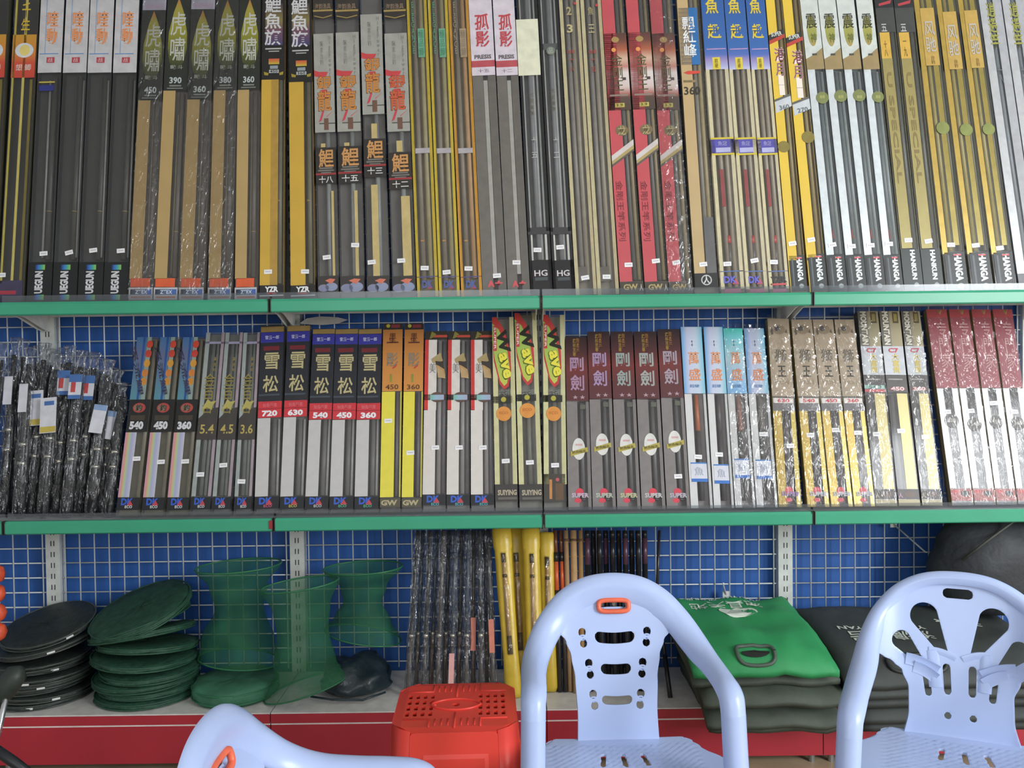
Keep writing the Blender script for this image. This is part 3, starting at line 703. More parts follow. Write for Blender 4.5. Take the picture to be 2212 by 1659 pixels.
group_of([(2202, 2252, 2114, 2161), (2254, 2304, 2163, 2212)], 'upper', 'pale silver rod boxes with olive writing at right edge', 'upper shelf rod boxes', d_pale, H=HU, back='#7c828a')

# ------------------------------------------------------------------ middle shelf, from the left
def eco(b, y0, y1, c2='#c8c8cc'):
    b.R('foot_label', 0.0, 1.0, y0, y1, '#14161c')
    b.T('DK', 0.46, y0 + 9, 0.56, 15, '#2454b8', bold=0.05); b.P('red_peak', [(0.46, y0 + 17), (0.60, y0 + 6), (0.74, y0 + 17)], '#b83440', lift=3); b.T('ECO', 0.55, y0 + 20, 0.34, 6, c2, lift=3, bold=0.03)
def d_flame(b, i):
    b.R('blue_card', 0.0, 0.52, None, 863, GR(((0.0, '#4a8494'), (0.4, '#50708c'), (0.7, '#5c6484'), (1.0, '#3a6c9c')))); b.R('pale_stripe', 0.50, 0.72, None, 863, '#80928c')
    c = b.last
    b.R('blue_line', 0.32, 0.42, None, 863, '#1c4c90', c, 1)
    b.T('溪流鯉', 0.2, 800, 0.26, 110, '#34304c', rot=-75, bold=0.03)
    for q, (u, y, col) in enumerate(((0.66, 744, '#c03c24'), (0.64, 764, '#bc3828'), (0.62, 785, '#c88c20'), (0.58, 806, '#c47428'), (0.56, 824, '#c4801e'))):
        b.D('flame_print', u, y, 0.15, col, 1.3)
    b.rod(0.86, None, 1074, 0.008, '#76705e')
    b.R('black_panel', 0.0, 1.0, 863, 933, '#171719'); b.D('red_badge', 0.5, 881, 0.30, '#a83a32', 0.8); b.D('badge_core', 0.46, 881, 0.2, '#7c6c58', 0.8, lift=2); b.T('釣', 0.5, 881, 0.3, 14, '#28241e', lift=4); b.R('fine_print', 0.14, 0.82, 897, 908, '#3c3428', b.last, 1)
    b.T(('540', '450', '360')[i], 0.47, 919, 0.66, 18, '#c8c8cc', bold=0.06)
    b.R('rainbow_strip', 0.0, 0.52, 934, 1074, GR(((0.0, '#c08ca4'), (0.2, '#cc8c80'), (0.38, '#a8bc80'), (0.62, '#9c9ec4'), (1.0, '#b8b8c2')), 'X', 0.25))
    eco(b, 1075, 1102); b.price(0.66, (991, 998, 997)[i], 2)
group_of([(247, 301, 297, 341, 728), (303, 355, 347, 391, 728), (357, 408, 396, 440, 728)], 'lower', 'rainbow striped rod boxes with flame print, middle shelf', 'middle shelf rod boxes', d_flame, back='#78745f')
def d_lily(b, i):
    b.R('silver_edge', 0.0, 0.22, None, 1072, M('#98a09e', 0.3, 0.2, name='foil_edge')); b.R('pink_edge', 0.84, 1.0, None, 1072, M('#a08e98', 0.3, 0.2, name='foil_edge'))
    b.rod(0.42, 740, 1070, 0.008, '#6c706c'); b.rod(0.66, 740, 1070, 0.007, '#7c807a'); b.R('lilac_line', 0.0, 1.0, 738, 743, '#8c88a0')
    for q in range(3):
        b.T('溪流竿'[q], 0.60, 776 + q * 12, 0.16, 8, '#a88a3a', parent=None)
    b.T('金\n百\n合', 0.42, 850, 0.6, 86, '#8a7c38', parent=None, bold=0.015)
    b.P('lily_print', [(0.1, 888), (0.4, 862), (0.56, 868), (0.86, 866), (0.7, 876), (0.66, 886), (0.4, 880)], '#aaa050', parent=None, lift=3)
    b.P('dark_panel', [(0.0, 904), (0.5, 884), (1.0, 880), (1.0, 950), (0.0, 950)], '#3c3834', parent=None); b.T(('5.4', '4.5', '3.6')[i], 0.5, 927, 0.72, 20, '#b09c4c', parent=None, lift=3); b.R('red_line', 0.0, 0.9, 909, 915, '#6c2c30'); b.R('fine_print', 0.22, 0.76, 938, 943, '#a8a8a0')
    eco(b, 1074, 1100); b.price((0.36, 0.46, 0.36)[i], (1025, 1005, 1040)[i])
group_of([(410, 453, 446, 486, 718), (455, 498, 488, 525, 718), (500, 547, 527, 562, 718)], 'lower', 'silver edged rod boxes with gold lily writing, middle shelf', 'middle shelf rod boxes', d_lily, back='#6c706c')
def d_pine(b, i):
    o = (0, -2, 4, 4, 4)[i]
    b.R('roof_card', 0.0, 1.0, None, 706 + o, '#2c2824'); b.R('gold_line', 0.0, 1.0, 706 + o, 717 + o, '#8a7038')
    b.R('blue_band', 0.0, 1.0, 718 + o, 740 + o, '#2c2c8c'); b.T('雪玉一郎', 0.5, 729 + o, 0.6, 8, '#c4c4dc', bold=0.02)
    b.R('header', 0.0, 1.0, 740 + o, 866 + o, '#1e2028'); b.R('red_lamp', 0.14, 0.82, 748 + o, 757 + o, '#6c1c24', b.last, 1)
    b.T('雪', 0.52, 780 + o, 0.64, 36, '#b4a878', bold=0.04); b.T('松', 0.5, 829 + o, 0.66, 36, '#b4a878', bold=0.04)
    b.R('fine_print', 0.0, 0.9, 851 + o, 855 + o, '#3c4450', b.last, 1)
    b.R('red_band', 0.0, 1.0, 867 + o, 902 + o, '#c42430'); b.R('dark_red_line', 0.0, 1.0, 882 + o, 883.5 + o, '#8c1c28', b.last, 1); b.T('鲇鱼竿皇', 0.5, 875 + o, 0.6, 8, '#d87078'); b.T(('720', '630', '540', '450', '360')[i], 0.5, 893 + o, 0.66, 13, '#e4dce0', bold=0.05)
    b.R('white_strip', 0.0, 0.54, 903 + o, 1072, M('#b9b7b5', 0.35, var=0.04, name='white_strip'))
    b.rod(0.70, 905, 1070, 0.010, '#6c6c6a'); b.rod(0.88, 905, 1070, 0.005, '#a09e9a', 'inner_tube')
    eco(b, 1073, 1099, ('#c04868', '#b0a048', '#b0b0b4', '#48a078', '#48a078')[i])
group_of([(549, 602, 564, 614, 703), (604, 656, 621, 670, 703), (658, 709, 676, 724, 711), (711, 763, 725, 774, 711), (765, 818, 775, 825, 711)], 'lower', 'white striped rod boxes with black header and red band', 'middle shelf rod boxes', d_pine, back='#747270')
def d_shade(b, i):
    b.R('roof_card', 0.0, 1.0, None, 712, '#241e1a'); b.D('yellow_dot', 0.26, 704, 0.1, '#a8a028'); b.R('maroon_bar', 0.42, 0.86, 701, 708, '#74242c', b.last, 1)
    b.R('header', 0.0, 1.0, 712, 845, GR(((0.0, '#c8842c'), (0.45, '#c07a28'), (1.0, '#a06420')))); b.T('墨', 0.5, 730, 0.36, 20, '#5c2c1c', bold=0.02); b.T('一', 0.5, 740, 0.6, 3, '#5c2c1c'); b.T('影', 0.5, 777, 0.6, 30, '#7c7464', bold=0.03); b.P('red_dash', [(0.5, 795), (0.76, 786), (0.7, 792), (0.55, 797)], '#b83a2c', lift=3); b.R('green_mark', 0.38, 0.5, 808, 826, '#8a8428', b.last, 1); b.T(('450', '360')[i], 0.5, 836, 0.66, 11, '#5c3c1c', bold=0.02)
    b.R('yellow_strip', 0.0, (0.66, 0.58)[i], 846, 1074, M('#d8cc26', 0.35, var=0.04, name='lemon_strip')); b.R('yellow_edge', 0.92, 1.0, 846, 1074, '#b0a832'); b.rod(0.78, 848, 1072, 0.008, '#6c6468')
    b.R('foot_label', 0.0, 1.0, 1076, 1096, '#4c4838'); b.T('GW', 0.45, 1086, 0.8, 12, '#a89c74', bold=0.05)
    b.price((0.34, 0.40)[i], (909, 978)[i], 2)
group_of([(820, 865, 826, 872, 699), (867, 911, 873, 917, 699)], 'lower', 'lemon yellow rod boxes with orange header, middle shelf', 'middle shelf rod boxes', d_shade, back='#70686a')
def d_lady(b, i):
    b.R('roof_card', 0.0, 1.0, None, 733, '#2c281e'); b.R('red_bar', 0.4, 1.0, 724, 729, '#b8402c', b.last, 1); b.P('gold_sprig', [(0.2, 732), (0.3, 716), (0.5, 722), (0.4, 728)], '#7c7430')
    b.R('red_strip', 0.0, 0.17, 734, 885, '#c02c26'); b.R('white_strip', 0.17, 0.54, 734, 886, '#cbc5be'); b.R('white_strip', 0.0, 0.52, 886, 1068, M('#cbc5be', 0.35, var=0.04, name='ivory_strip'))
    b.rod(0.66, 736, 1066, 0.009, '#8c8886'); b.rod(0.86, 736, 1066, 0.008, '#5c585a')
    b.P('kimono_print', [(0.3, 776), (0.7, 762), (0.82, 780), (0.6, 784), (0.36, 784)], '#a08c5c', parent=None, lift=3); b.P('robe_print', [(0.5, 788), (0.84, 790), (0.94, 812), (0.9, 816), (0.6, 812)], '#b08850', parent=None, lift=3); b.P('hair_print', [(0.48, 780), (0.8, 782), (0.88, 798), (0.62, 790), (0.5, 788)], '#38302c', parent=None, lift=4)
    b.P('skirt_print', [(0.56, 792), (0.78, 800), (0.95, 818), (0.6, 816)], '#b49668', parent=None, lift=4); b.T('美', 0.36, 795, 0.28, 22, '#908c88', parent=None, lift=4)
    b.R('black_band', 0.0, 1.0, 852, 864, '#2a2622'); b.D('dark_oval', 0.58, 858, 0.32, '#5c463e', 0.75); b.R('foil_plate', 0.26, 0.88, 853, 864, GR(((0.0, '#6cae94'), (0.4, '#8cb0c4'), (1.0, '#9ca0bc')), 'X', 0.3), b.last, 2)
    eco(b, 1069, 1091, '#48a0a8'); b.price(0.52, 967, 3)
group_of([(912, 963, 918, 967, 715), (964, 1015, 968, 1016, 715), (1017, 1068, 1017, 1064, 715)], 'lower', 'ivory rod boxes with red edge and kimono lady print', 'middle shelf rod boxes', d_lady, back='#827e7c')
def d_wave(b, i):
    t = (687, 678, 682)[i]; o = t - 687
    b.R('cream_edge', 0.0, 0.22, None, 1046, '#c0bc8a'); b.R('cream_edge', 0.80, 1.0, None, 1046, '#b8b484'); b.rod(0.5, 850, 1046, 0.012, '#6c6a60')
    b.P('red_oval', [(0.0, t - 2), (0.2, t - 2), (0.55, 712 + o), (0.82, 762 + o), (0.84, 800 + o), (0.7, 835 + o), (0.5, 842 + o), (0.3, 830 + o), (0.05, 780 + o), (0.0, 740 + o)], '#b8302c', parent=None)
    b.P('lime_oval', [(0.0, 698 + o), (0.3, 712 + o), (0.66, 752 + o), (0.76, 790 + o), (0.64, 828 + o), (0.5, 834 + o), (0.32, 822 + o), (0.08, 772 + o), (0.0, 738 + o)], GR(((0.0, '#b4bc40'), (0.5, '#98b444'), (1.0, '#8cb050'))), parent=None, lift=2)
    b.T('W', 0.50, 738 + o, 0.50, 50, '#1c1e12', rot=-78, parent=None, lift=4, bold=0.05); b.T('ave', 0.54, 791 + o, 0.42, 59, '#4c6418', rot=-78, parent=None, lift=4, bold=0.09); b.T('ave', 0.56, 790 + o, 0.38, 56, '#dcd222', rot=-78, parent=None, lift=5, bold=0.04)
    b.R('red_badge', 0.04, 0.20, 704 + o, 758 + o, '#b83434', lift=3); b.T('SUPER', 0.12, 731 + o, 0.10, 48, '#e0d0c8', rot=-90, lift=5)
    b.T('大相', 0.52, 847, 0.56, 12, '#7c8078', parent=None, bold=0.03); b.R('black_band', 0.0, 0.86, 856 + o / 2, 871 + o / 2, '#24241e'); b.D('lime_dot', 0.46, 863 + o / 2, 0.12, '#a8a02c')
    b.D('orange_disc', 0.46, (894, 887, 894)[i], 0.34, '#d0862a', parent=None, lift=3); b.T('ECO', 0.46, (892, 885, 892)[i], 0.4, 6, '#b8681c', parent=None, lift=5)
    if i < 2:
        b.R('foot_label', 0.0, 1.0, 1046, 1082, '#34302c'); b.T('SUIYING', 0.54, 1064, 0.84, 12, '#a89c84', bold=0.04); b.R('fine_print', 0.14, 0.96, 1074, 1079, '#5c5850', b.last, 1)
    else:
        b.R('foot_label', 0.0, 0.94, 1024, 1084, '#3a342c'); b.R('wooden_panel', 0.5, 0.86, 1044, 1080, '#5c4228', b.last, 1); b.rod(0.3, 1036, 1078, 0.004, '#a8a49c'); b.R('float_print', 0.24, 0.36, 1036, 1078, '#b87838', b.last, 2); b.D('pink_dot', 0.6, 1036, 0.08, '#b84850', lift=2)
    b.price(0.5, (996, 999, 1005)[i], 2)
group_of([(1069, 1120, 1063, 1109, 685), (1122, 1173, 1111, 1159, 676), (1175, 1225, 1172, 1219, 680)], 'lower', 'cream rod boxes with lime green and red oval print', 'middle shelf rod boxes', d_wave, back='#76736a')
def d_sword(b, i):
    t, e = ((727, 868), (717, 863), (717, 863), (717, 863), (713, 860))[i]
    b.R('header', 0.0, 1.0, None, e, GR(((0.0, '#54262a'), (0.25, '#582426'), (0.5, '#6c2422'), (0.75, '#441c1e'), (1.0, '#2a1a1c'))))
    b.T('武\n林\n至\n尊', 0.40, t + 24, 0.14, 38, '#a8882c'); b.T('剛\n柔\n并', 0.56, t + 20, 0.14, 32, '#9c6c2c')
    c = ('#a07c98', '#9c80a4', '#8c9894', '#989c98', '#9c8c98')[i]
    b.T('剛', 0.5, t + 60, 0.62, 30, c, bold=0.05); b.T('劍', 0.5, t + 100, 0.62, 34, c, bold=0.05); b.T('★ ★', 0.56, e - 10, 0.56, 9, '#a88c94')
    b.R('foot_line', 0.0, 1.0, e - 2, e, '#8c8684')
    b.R('grey_card', 0.0, 0.48, e, None, '#77716f'); b.R('grey_card', 0.86, 1.0, e, None, '#716b69'); b.rod(0.66, e + 2, 1080, 0.009, '#5c595a'); b.R('leaf_print', 0.6, 0.84, e + 6, e + 16, '#55584c')
    y = (970, 960, 961, 960, 954)[i]
    b.D('white_oval', 0.5, y, 0.28, '#cdccc6', 1.75, parent=None, lift=3); b.P('gold_ribbon', [(0.14, y + 6), (0.88, y - 4), (0.9, y + 6), (0.14, y + 16)], '#a89a38', parent=None, lift=4); b.T('防伪标志', 0.52, y + 6, 0.6, 6, '#3c3820', rot=8, parent=None, lift=6); b.R('pink_print', 0.36, 0.66, y - 11, y - 7, '#c89c9c', lift=4)
    b.D('red_sun', 0.5, 1063, 0.17, '#c83044', 1.0, parent=None); b.D('red_sun', 0.42, 1081, 0.15, '#c83044', 0.7, parent=None); b.T('SUPER', 0.52, 1070, 0.74, 10, ('#b8a4b4', '#a8b0a0', '#b0b088', '#b4b4b4', '#aca4b0')[i], parent=None, lift=3, bold=0.04)
    if i == 4:
        b.price(0.56, 1029, 2)
group_of([(1227, 1279, 1221, 1268, 727), (1280, 1331, 1269, 1316, 716), (1333, 1384, 1318, 1367, 716), (1386, 1438, 1369, 1417, 716), (1440, 1491, 1419, 1468, 711)], 'lower', 'grey rod boxes with maroon header and white oval sticker', 'middle shelf rod boxes', d_sword, back='#706a69', side='#5f5a5a')
def d_sky(b, i):
    b.R('header', 0.0, 1.0, None, 850, GR(((0.0, '#5c9ccc'), (0.3, '#b8bcd4'), (0.7, '#b4c4d4'), (1.0, '#6cb4cc')), 'X', 0.25)) if i != 2 else b.R('header', 0.0, 1.0, None, 850, GR(((0.0, '#74acd8'), (0.5, '#a8c4d0'), (0.82, '#7cc8d0'), (1.0, '#3cc8b8')), 'Z', 0.25))
    b.T('萬', 0.54, 774, 0.5, 28, '#d08a5c', bold=0.04); b.T('盛', 0.54, 809, 0.56, 26, '#d08050', bold=0.04); b.T('王', 0.5, 742, 0.34, 16, '#c4c8d0'); b.T('超硬', 0.5, 834, 0.46, 7, '#4474a8', bold=0.02)
    b.R('white_strip', 0.0, 0.34, 851, None, M('#c4c4c4', 0.3, 0.1, var=0.04, name='silver_white_strip')); b.R('white_edge', 0.88, 1.0, 851, None, '#aeb0b0')
    b.rod(0.56, 852, 930, 0.010, ('#a85c34', '#504a4c', '#8c5a4c', '#6c6660')[i], 'grip'); b.rod(0.56, 930, 1080, 0.010, '#4c4a4a')
    y = (1020, 1024, 1012, 1014)[i]
    b.R('tag_card', 0.1, 0.84, y - 21, y + 21, '#c4c6d0', lift=2); b.R('blue_foot', 0.1, 0.84, y + 14, y + 21, '#2468b8', b.last, 3); b.R('blue_top', 0.1, 0.84, y - 21, y - 18, '#3474b8', b.last, 3); b.T('魚', 0.47, y - 2, 0.4, 18, '#9ca4b4', lift=5)
    b.price((0.46, 0.40, 0.5, 0.56)[i], (987, 982, 1022, 938)[i])
group_of([(1492, 1540, 1470, 1515, 706), (1542, 1586, 1519, 1561, 706), (1588, 1632, 1562, 1603, 709), (1634, 1680, 1606, 1650, 709)], 'lower', 'silver rod boxes with sky blue header and orange writing', 'middle shelf rod boxes', d_sky, back='#807a7a', per=[{}, {}, dict(wrap=True), dict(wrap=True)])
def d_lion(b, i):
    b.R('header', 0.0, 1.0, None, 856, '#a29078'); b.D('lion_print', 0.5, 712, 0.3, '#8a7860', 0.8); b.D('lion_head', 0.42, 710, 0.12, '#4c4848', 1.1, lift=2); b.P('mane_print', [(0.1, 716), (0.18, 706), (0.24, 722), (0.14, 724)], '#5c5248'); b.P('mane_print', [(0.76, 718), (0.86, 710), (0.9, 720)], '#5c5248')
    b.T('獅', 0.5, 768, 0.56, 28, '#5a5040', bold=0.02); b.T('王', 0.52, 802, 0.38, 24, '#38342c', bold=0.04); b.T('LION', 0.5, 826, 0.62, 9, '#8a7858')
    b.R('dark_line', 0.0, 1.0, 856, 859, '#5a5046'); b.R('white_oval', 0.04, 0.96, 860, 871, '#d2ccc8'); b.T(('630', '540', '450', '360')[i], 0.5, 865.5, 0.56, 8, '#c43840', bold=0.03)
    b.R('grey_band', 0.0, 1.0, 872, 888, '#6a6668')
    b.R('gold_strip', 0.0, 0.38, 888, None, M('#b4983e', 0.25, 0.35, name='gold_foil_strip')); b.R('gold_edge', 0.80, 1.0, 888, None, M('#bca850', 0.25, 0.35, name='gold_foil_edge')); b.rod(0.6, 890, 1082, 0.009, '#5e5456')
    b.D('red_sun', 0.5, 1060, 0.18, '#c83044', 1.0, parent=None, lift=3); b.D('red_sun', 0.46, 1080, 0.16, '#c83044', 0.6, parent=None, lift=3); b.T('SUPER', 0.56, 1067, 0.84, 10, '#8c70a0' if i == 0 else '#b4b4bc', parent=None, lift=5, bold=0.04)
    b.price((0.68, 0.42, 0.56, 0.54)[i], (963, 940, 929, 935)[i], 2)
group_of([(1682, 1731, 1655, 1706, 688), (1742, 1793, 1709, 1753, 690), (1795, 1842, 1755, 1799, 690), (1845, 1890, 1801, 1845, 690)], 'lower', 'gold striped rod boxes with taupe lion header', 'middle shelf rod boxes', d_lion, back='#6c6060', side='#a08c30', per=[dict(wrap=True), dict(wrap=True), dict(wrap=True), dict(wrap=True)])
def d_mount(b, i):
    b.R('header', 0.0, 1.0, None, 748, GR(((0.0, '#5c584c'), (0.42, '#6a655a'), (0.5, '#968c6c'), (1.0, '#9c9272')), 'X')); b.T('MOUNTAIN', 0.26, 709, 0.3, 72, '#d2ccbc', rot=-90, bold=0.04); b.R('black_frame', 0.62, 0.9, 674, 698, '#54482c', b.last, 1); b.R('gold_core', 0.68, 0.84, 678, 694, '#8c7c3c', b.last, 2)
    b.R('white_panel', 0.0, 1.0, 748, 810, '#b6bac0'); b.T('C7', 0.5, 757, 0.5, 10, '#b83c48', bold=0.04); b.T('大\n富\n贵', 0.56, 785, 0.36, 42, '#c8b03c', bold=0.05)
    b.R('dark_panel', 0.0, 1.0, 811, 848, '#464240'); b.R('fine_print', 0.1, 0.8, 818, 821, '#8a8482', b.last, 1)
    if i == 0:
        b.R('foil_plate', 0.0, 0.96, 832, 840, '#8cb4a8', b.last, 2); b.R('red_foot', 0.0, 0.96, 841, 847, '#b83c44', b.last, 2); b.T('540', 0.5, 836, 0.6, 8, '#4c6c64', lift=5)
    else:
        b.D('red_oval', 0.5, 840, 0.4, '#8a2c34', 0.24); b.T(('', '450', '360')[i], 0.5, 840, 0.66, 9, '#d4b4b4', bold=0.05, lift=4)
    b.R('gold_strip', 0.44, 0.94, 850, 1056, M('#b2a468', 0.3, 0.15, var=0.05, name='old_gold_strip')); b.rod(0.22, 852, 1056, 0.009, '#4e4a48')
    b.R('foot_label', 0.0, 1.0, 1057, 1078, '#4a4240'); b.T('人', 0.12, 1070, 0.2, 12, '#c48ca8' if i == 1 else '#b8b090', bold=0.05); b.D('brown_oval', 0.56, 1068, 0.26, '#5c4434', 0.5)
    b.R('gold_foot', 0.0, 1.0, 1079, None, '#a89c74')
    b.price((0.36, 0.46, 0.52)[i], (938, 931, 944)[i], 2)
group_of([(1891, 1938, 1850, 1897, 672), (1941, 1988, 1899, 1942, 672), (1991, 2036, 1946, 1986, 672)], 'lower', 'old gold rod boxes with white panel and vertical lettering', 'middle shelf rod boxes', d_mount, back='#57524f', per=[dict(wrap=True), {}, dict(wrap=True)])
def d_gate(b, i):
    b.R('header', 0.0, 1.0, None, 838, M('#8e3a44', 0.4, var=0.1, scale=20, name='wine_red_print')); b.R('red_top', 0.0, 1.0, None, 686, '#a8323a', b.last, 1); b.P('gold_bird', [(0.5, 670), (0.6, 678), (0.74, 670), (0.66, 680)], '#b89050', lift=3)
    b.T('专\n門\n家', 0.64, 745, 0.5, 100, '#b88a88', bold=0.005)
    b.R('white_strip', 0.0, 0.30, 839, 1054, M('#d6d6d8', 0.25, var=0.03, name='gloss_white_strip')); b.R('white_strip', 0.72, 1.0, 839, 1054, M('#d6d6d8', 0.25, var=0.03, name='gloss_white_strip')); b.rod(0.5, 842, 1054, 0.010, '#4c4448')
    b.D('dark_disc', 0.5, (909, 917, 912, 915)[i], 0.34, '#54504c', parent=None, lift=3); b.T(('630', '540', '450', '360')[i], 0.5, (908, 916, 911, 914)[i], 0.4, 8, '#b8b4ac', parent=None, lift=5)
    b.R('foot_label', 0.0, 1.0, 1056, 1082, '#9c4a44'); b.D('dark_patch', 0.68, 1066, 0.2, '#3c3836', 0.7); b.T('人', 0.76, 1068, 0.2, 14, '#d4d0c8', lift=4, bold=0.05); b.D('red_mark', 0.24, 1062, 0.14, '#c03838', 0.5)
    b.price((0.34, 0.4, 0.5, 0.4)[i], (890, 888, 871, 890)[i], 4)
group_of([(2056, 2103, 1998, 2046, 668), (2105, 2151, 2047, 2094, 668), (2153, 2196, 2096, 2140, 668), (2199, 2244, 2142, 2187, 668)], 'lower', 'glossy white rod boxes with wine red header at right edge', 'middle shelf rod boxes', d_gate, back='#5c5456', side='#a08c50', per=[dict(wrap=True), dict(wrap=True), dict(wrap=True), dict(wrap=True)])

# ================================================================== loose goods
def blob_loft(p0, p1, prof, n=14, seed=0.0, wob=0.0, flat=1.0):
    """tube from p0 to p1 with radii prof[(t, r)], wrinkled by wob; flat squeezes it in depth"""
    p0, p1 = Vector(p0), Vector(p1)
    ax = (p1 - p0); L = ax.length; ax = ax / L
    a = (Vector((1, 0, 0)) - ax * ax.x).normalized(); b = ax.cross(a)
    v = []; f = []
    for j, (t, r) in enumerate(prof):
        c = p0 + ax * (L * t)
        for i in range(n):
            th = 2 * math.pi * i / n
            k = 1 + wob * noise.noise(Vector((math.cos(th) * 2.2 + seed, math.sin(th) * 2.2, t * 7 + seed)))
            v.append(c + a * (math.cos(th) * r * k) + b * (math.sin(th) * r * k * flat))
    m = len(prof)
    f = [(j * n + i, j * n + (i + 1) % n, (j + 1) * n + (i + 1) % n, (j + 1) * n + i) for j in range(m - 1) for i in range(n)]
    f.append(tuple(range(n - 1, -1, -1))); f.append(tuple((m - 1) * n + i for i in range(n)))
    return v, f
def between(p0, p1, t):
    return Vector(p0) + (Vector(p1) - Vector(p0)) * t
def stick(name, px0, py0, px1, py1, Y0, Y1, z0):
    """root Empty at the foot of a leaning rod, plus its local top"""
    p0 = W(px0, py0, Y0); p1 = W(px1, py1, Y1)
    p0.z = z0
    return empty(name, p0), Vector((0, 0, 0)), p1 - p0
def plate_on(root, p0, p1, t, h, w, mat, name, off=0.02, rot=0.0):
    """small card hung on a leaning rod, facing the room"""
    c = between(p0, p1, t); ax = (Vector(p1) - Vector(p0)).normalized()
    o = MB().box(-w / 2, w / 2, -0.0006, 0.0006, -h / 2, h / 2).build(name, mat, root)
    o.location = c + Vector((0, -off, 0)); o.rotation_euler = (-math.atan2(ax.y, ax.z), math.atan2(ax.x, ax.z) + math.radians(rot), 0)
    return o

# bagged black rods standing at the left end of the middle shelf
BG = [(-38, 6, 742, 0), (5, 34, 730, 1), (38, 66, 752, 2), (62, 98, 742, 3), (90, 126, 765, 4), (116, 152, 748, 5), (142, 178, 758, 6), (166, 206, 762, 7), (192, 236, 778, 8), (214, 254, 800, 9), (232, 266, 828, 10)]
BG += [(20, 52, 735, 11), (52, 84, 748, 12), (78, 112, 755, 13), (104, 140, 752, 14), (130, 166, 760, 15), (156, 192, 765, 16), (182, 222, 775, 17), (206, 246, 795, 18)]
lab_w = M('#c4c6ce', 0.5, name='label_white'); lab_y = M('#b8a43a', 0.5, name='label_yellow'); lab_b = M('#3a66a4', 0.5, name='label_blue'); lab_r = M('#b43c3c', 0.5, name='label_red')
blackrod = M('#1a1c1e', 0.25, name='black_lacquer'); steelring = M('#c0bcb0', 0.25, 0.8, name='steel_ring')
for xb, xt, yt, i in BG:
    bk = i > 10
    root, p0, p1 = stick('bagged_rod', xb, 1104, xt, yt, -0.165 if bk else -0.240 + 0.034 * (i % 2), -0.046 if bk else -0.102 + 0.026 * (i % 2), Z_MID + 0.003)
    tag(root, ('cut off black rod in a clear bag at the left edge of the middle shelf' if i == 0 else '%s from the left in the back row of bagged rods, middle shelf' % ORD[i - 11].replace('leftmost', 'first') if bk else '%s bagged black rod from the left, front row on the middle shelf' % ORD[i].replace('leftmost', 'first')), 'fishing rod', 'bagged rods on the middle shelf')
    q = 1.0
    MB().tube([between(p0, p1, 0.012), between(p0, p1, 0.30), between(p0, p1, 0.62), between(p0, p1, 0.9)], [0.0145, 0.014, 0.012, 0.009], 10).build('rod', blackrod, root, True)
    MB().tube([between(p0, p1, 0.04) + Vector((0.011, 0.004, 0)), between(p0, p1, 0.8) + Vector((0.010, 0.004, 0))], [0.008, 0.006], 8).build('second_rod', M('#26282a', 0.3, name='carbon_black'), root, True)
    for t in (0.33, 0.44):
        t2 = t + 0.03 * math.sin(i * 2.1)
        MB().tube([between(p0, p1, t2), between(p0, p1, t2 + 0.018)], 0.0155, 10).build('ring', steelring, root, True)
    prof = [(0.0, 0.012), (0.03, 0.019), (0.10, 0.020), (0.2, 0.0215), (0.3, 0.020), (0.4, 0.0215), (0.5, 0.020), (0.6, 0.0215), (0.7, 0.0205), (0.8, 0.0215), (0.88, 0.020), (0.94, 0.012), (1.0, 0.021)]
    v, f = blob_loft(p0, p1, prof, 14, i * 3.7, 0.5, 0.8)
    mesh_obj('clear_bag', v, f, BAGFILM, root, True)
    if i in (1, 2):
        plate_on(root, p0, p1, 0.70, 0.10, 0.030, lab_w, 'label_card', 0.024)
    elif i in (3, 4):
        o = plate_on(root, p0, p1, 0.62, 0.125, 0.056, lab_w, 'label_card', 0.026, -4)
        MB().box(-0.027, 0.027, -0.0010, 0.0009, -0.060, -0.040).build('yellow_foot', lab_y, o); MB().box(-0.014, 0.02, -0.0010, 0.0009, 0.035, 0.05).build('blue_mark', lab_b, o)
    elif i in (5, 6, 7):
        o = plate_on(root, p0, p1, 0.78, 0.088, 0.044, lab_w, 'label_card', 0.026)
        MB().box(-0.022, 0.022, -0.0010, 0.0009, 0.016, 0.044).build('blue_top', lab_b, o); MB().box(-0.014, 0.002, -0.0012, 0.0009, -0.02, 0.016).build('red_mark', lab_r, o); MB().box(-0.022, 0.022, -0.0010, 0.0009, -0.044, -0.03).build('blue_foot', lab_b, o)
    elif i in (8, 9):
        o = plate_on(root, p0, p1, 0.62, 0.10, 0.046, lab_w, 'label_card', 0.026, 6)
        MB().box(-0.022, 0.022, -0.0010, 0.0009, 0.03, 0.05).build('blue_top', M('#7c98c0', 0.5, name='pale_blue'), o)

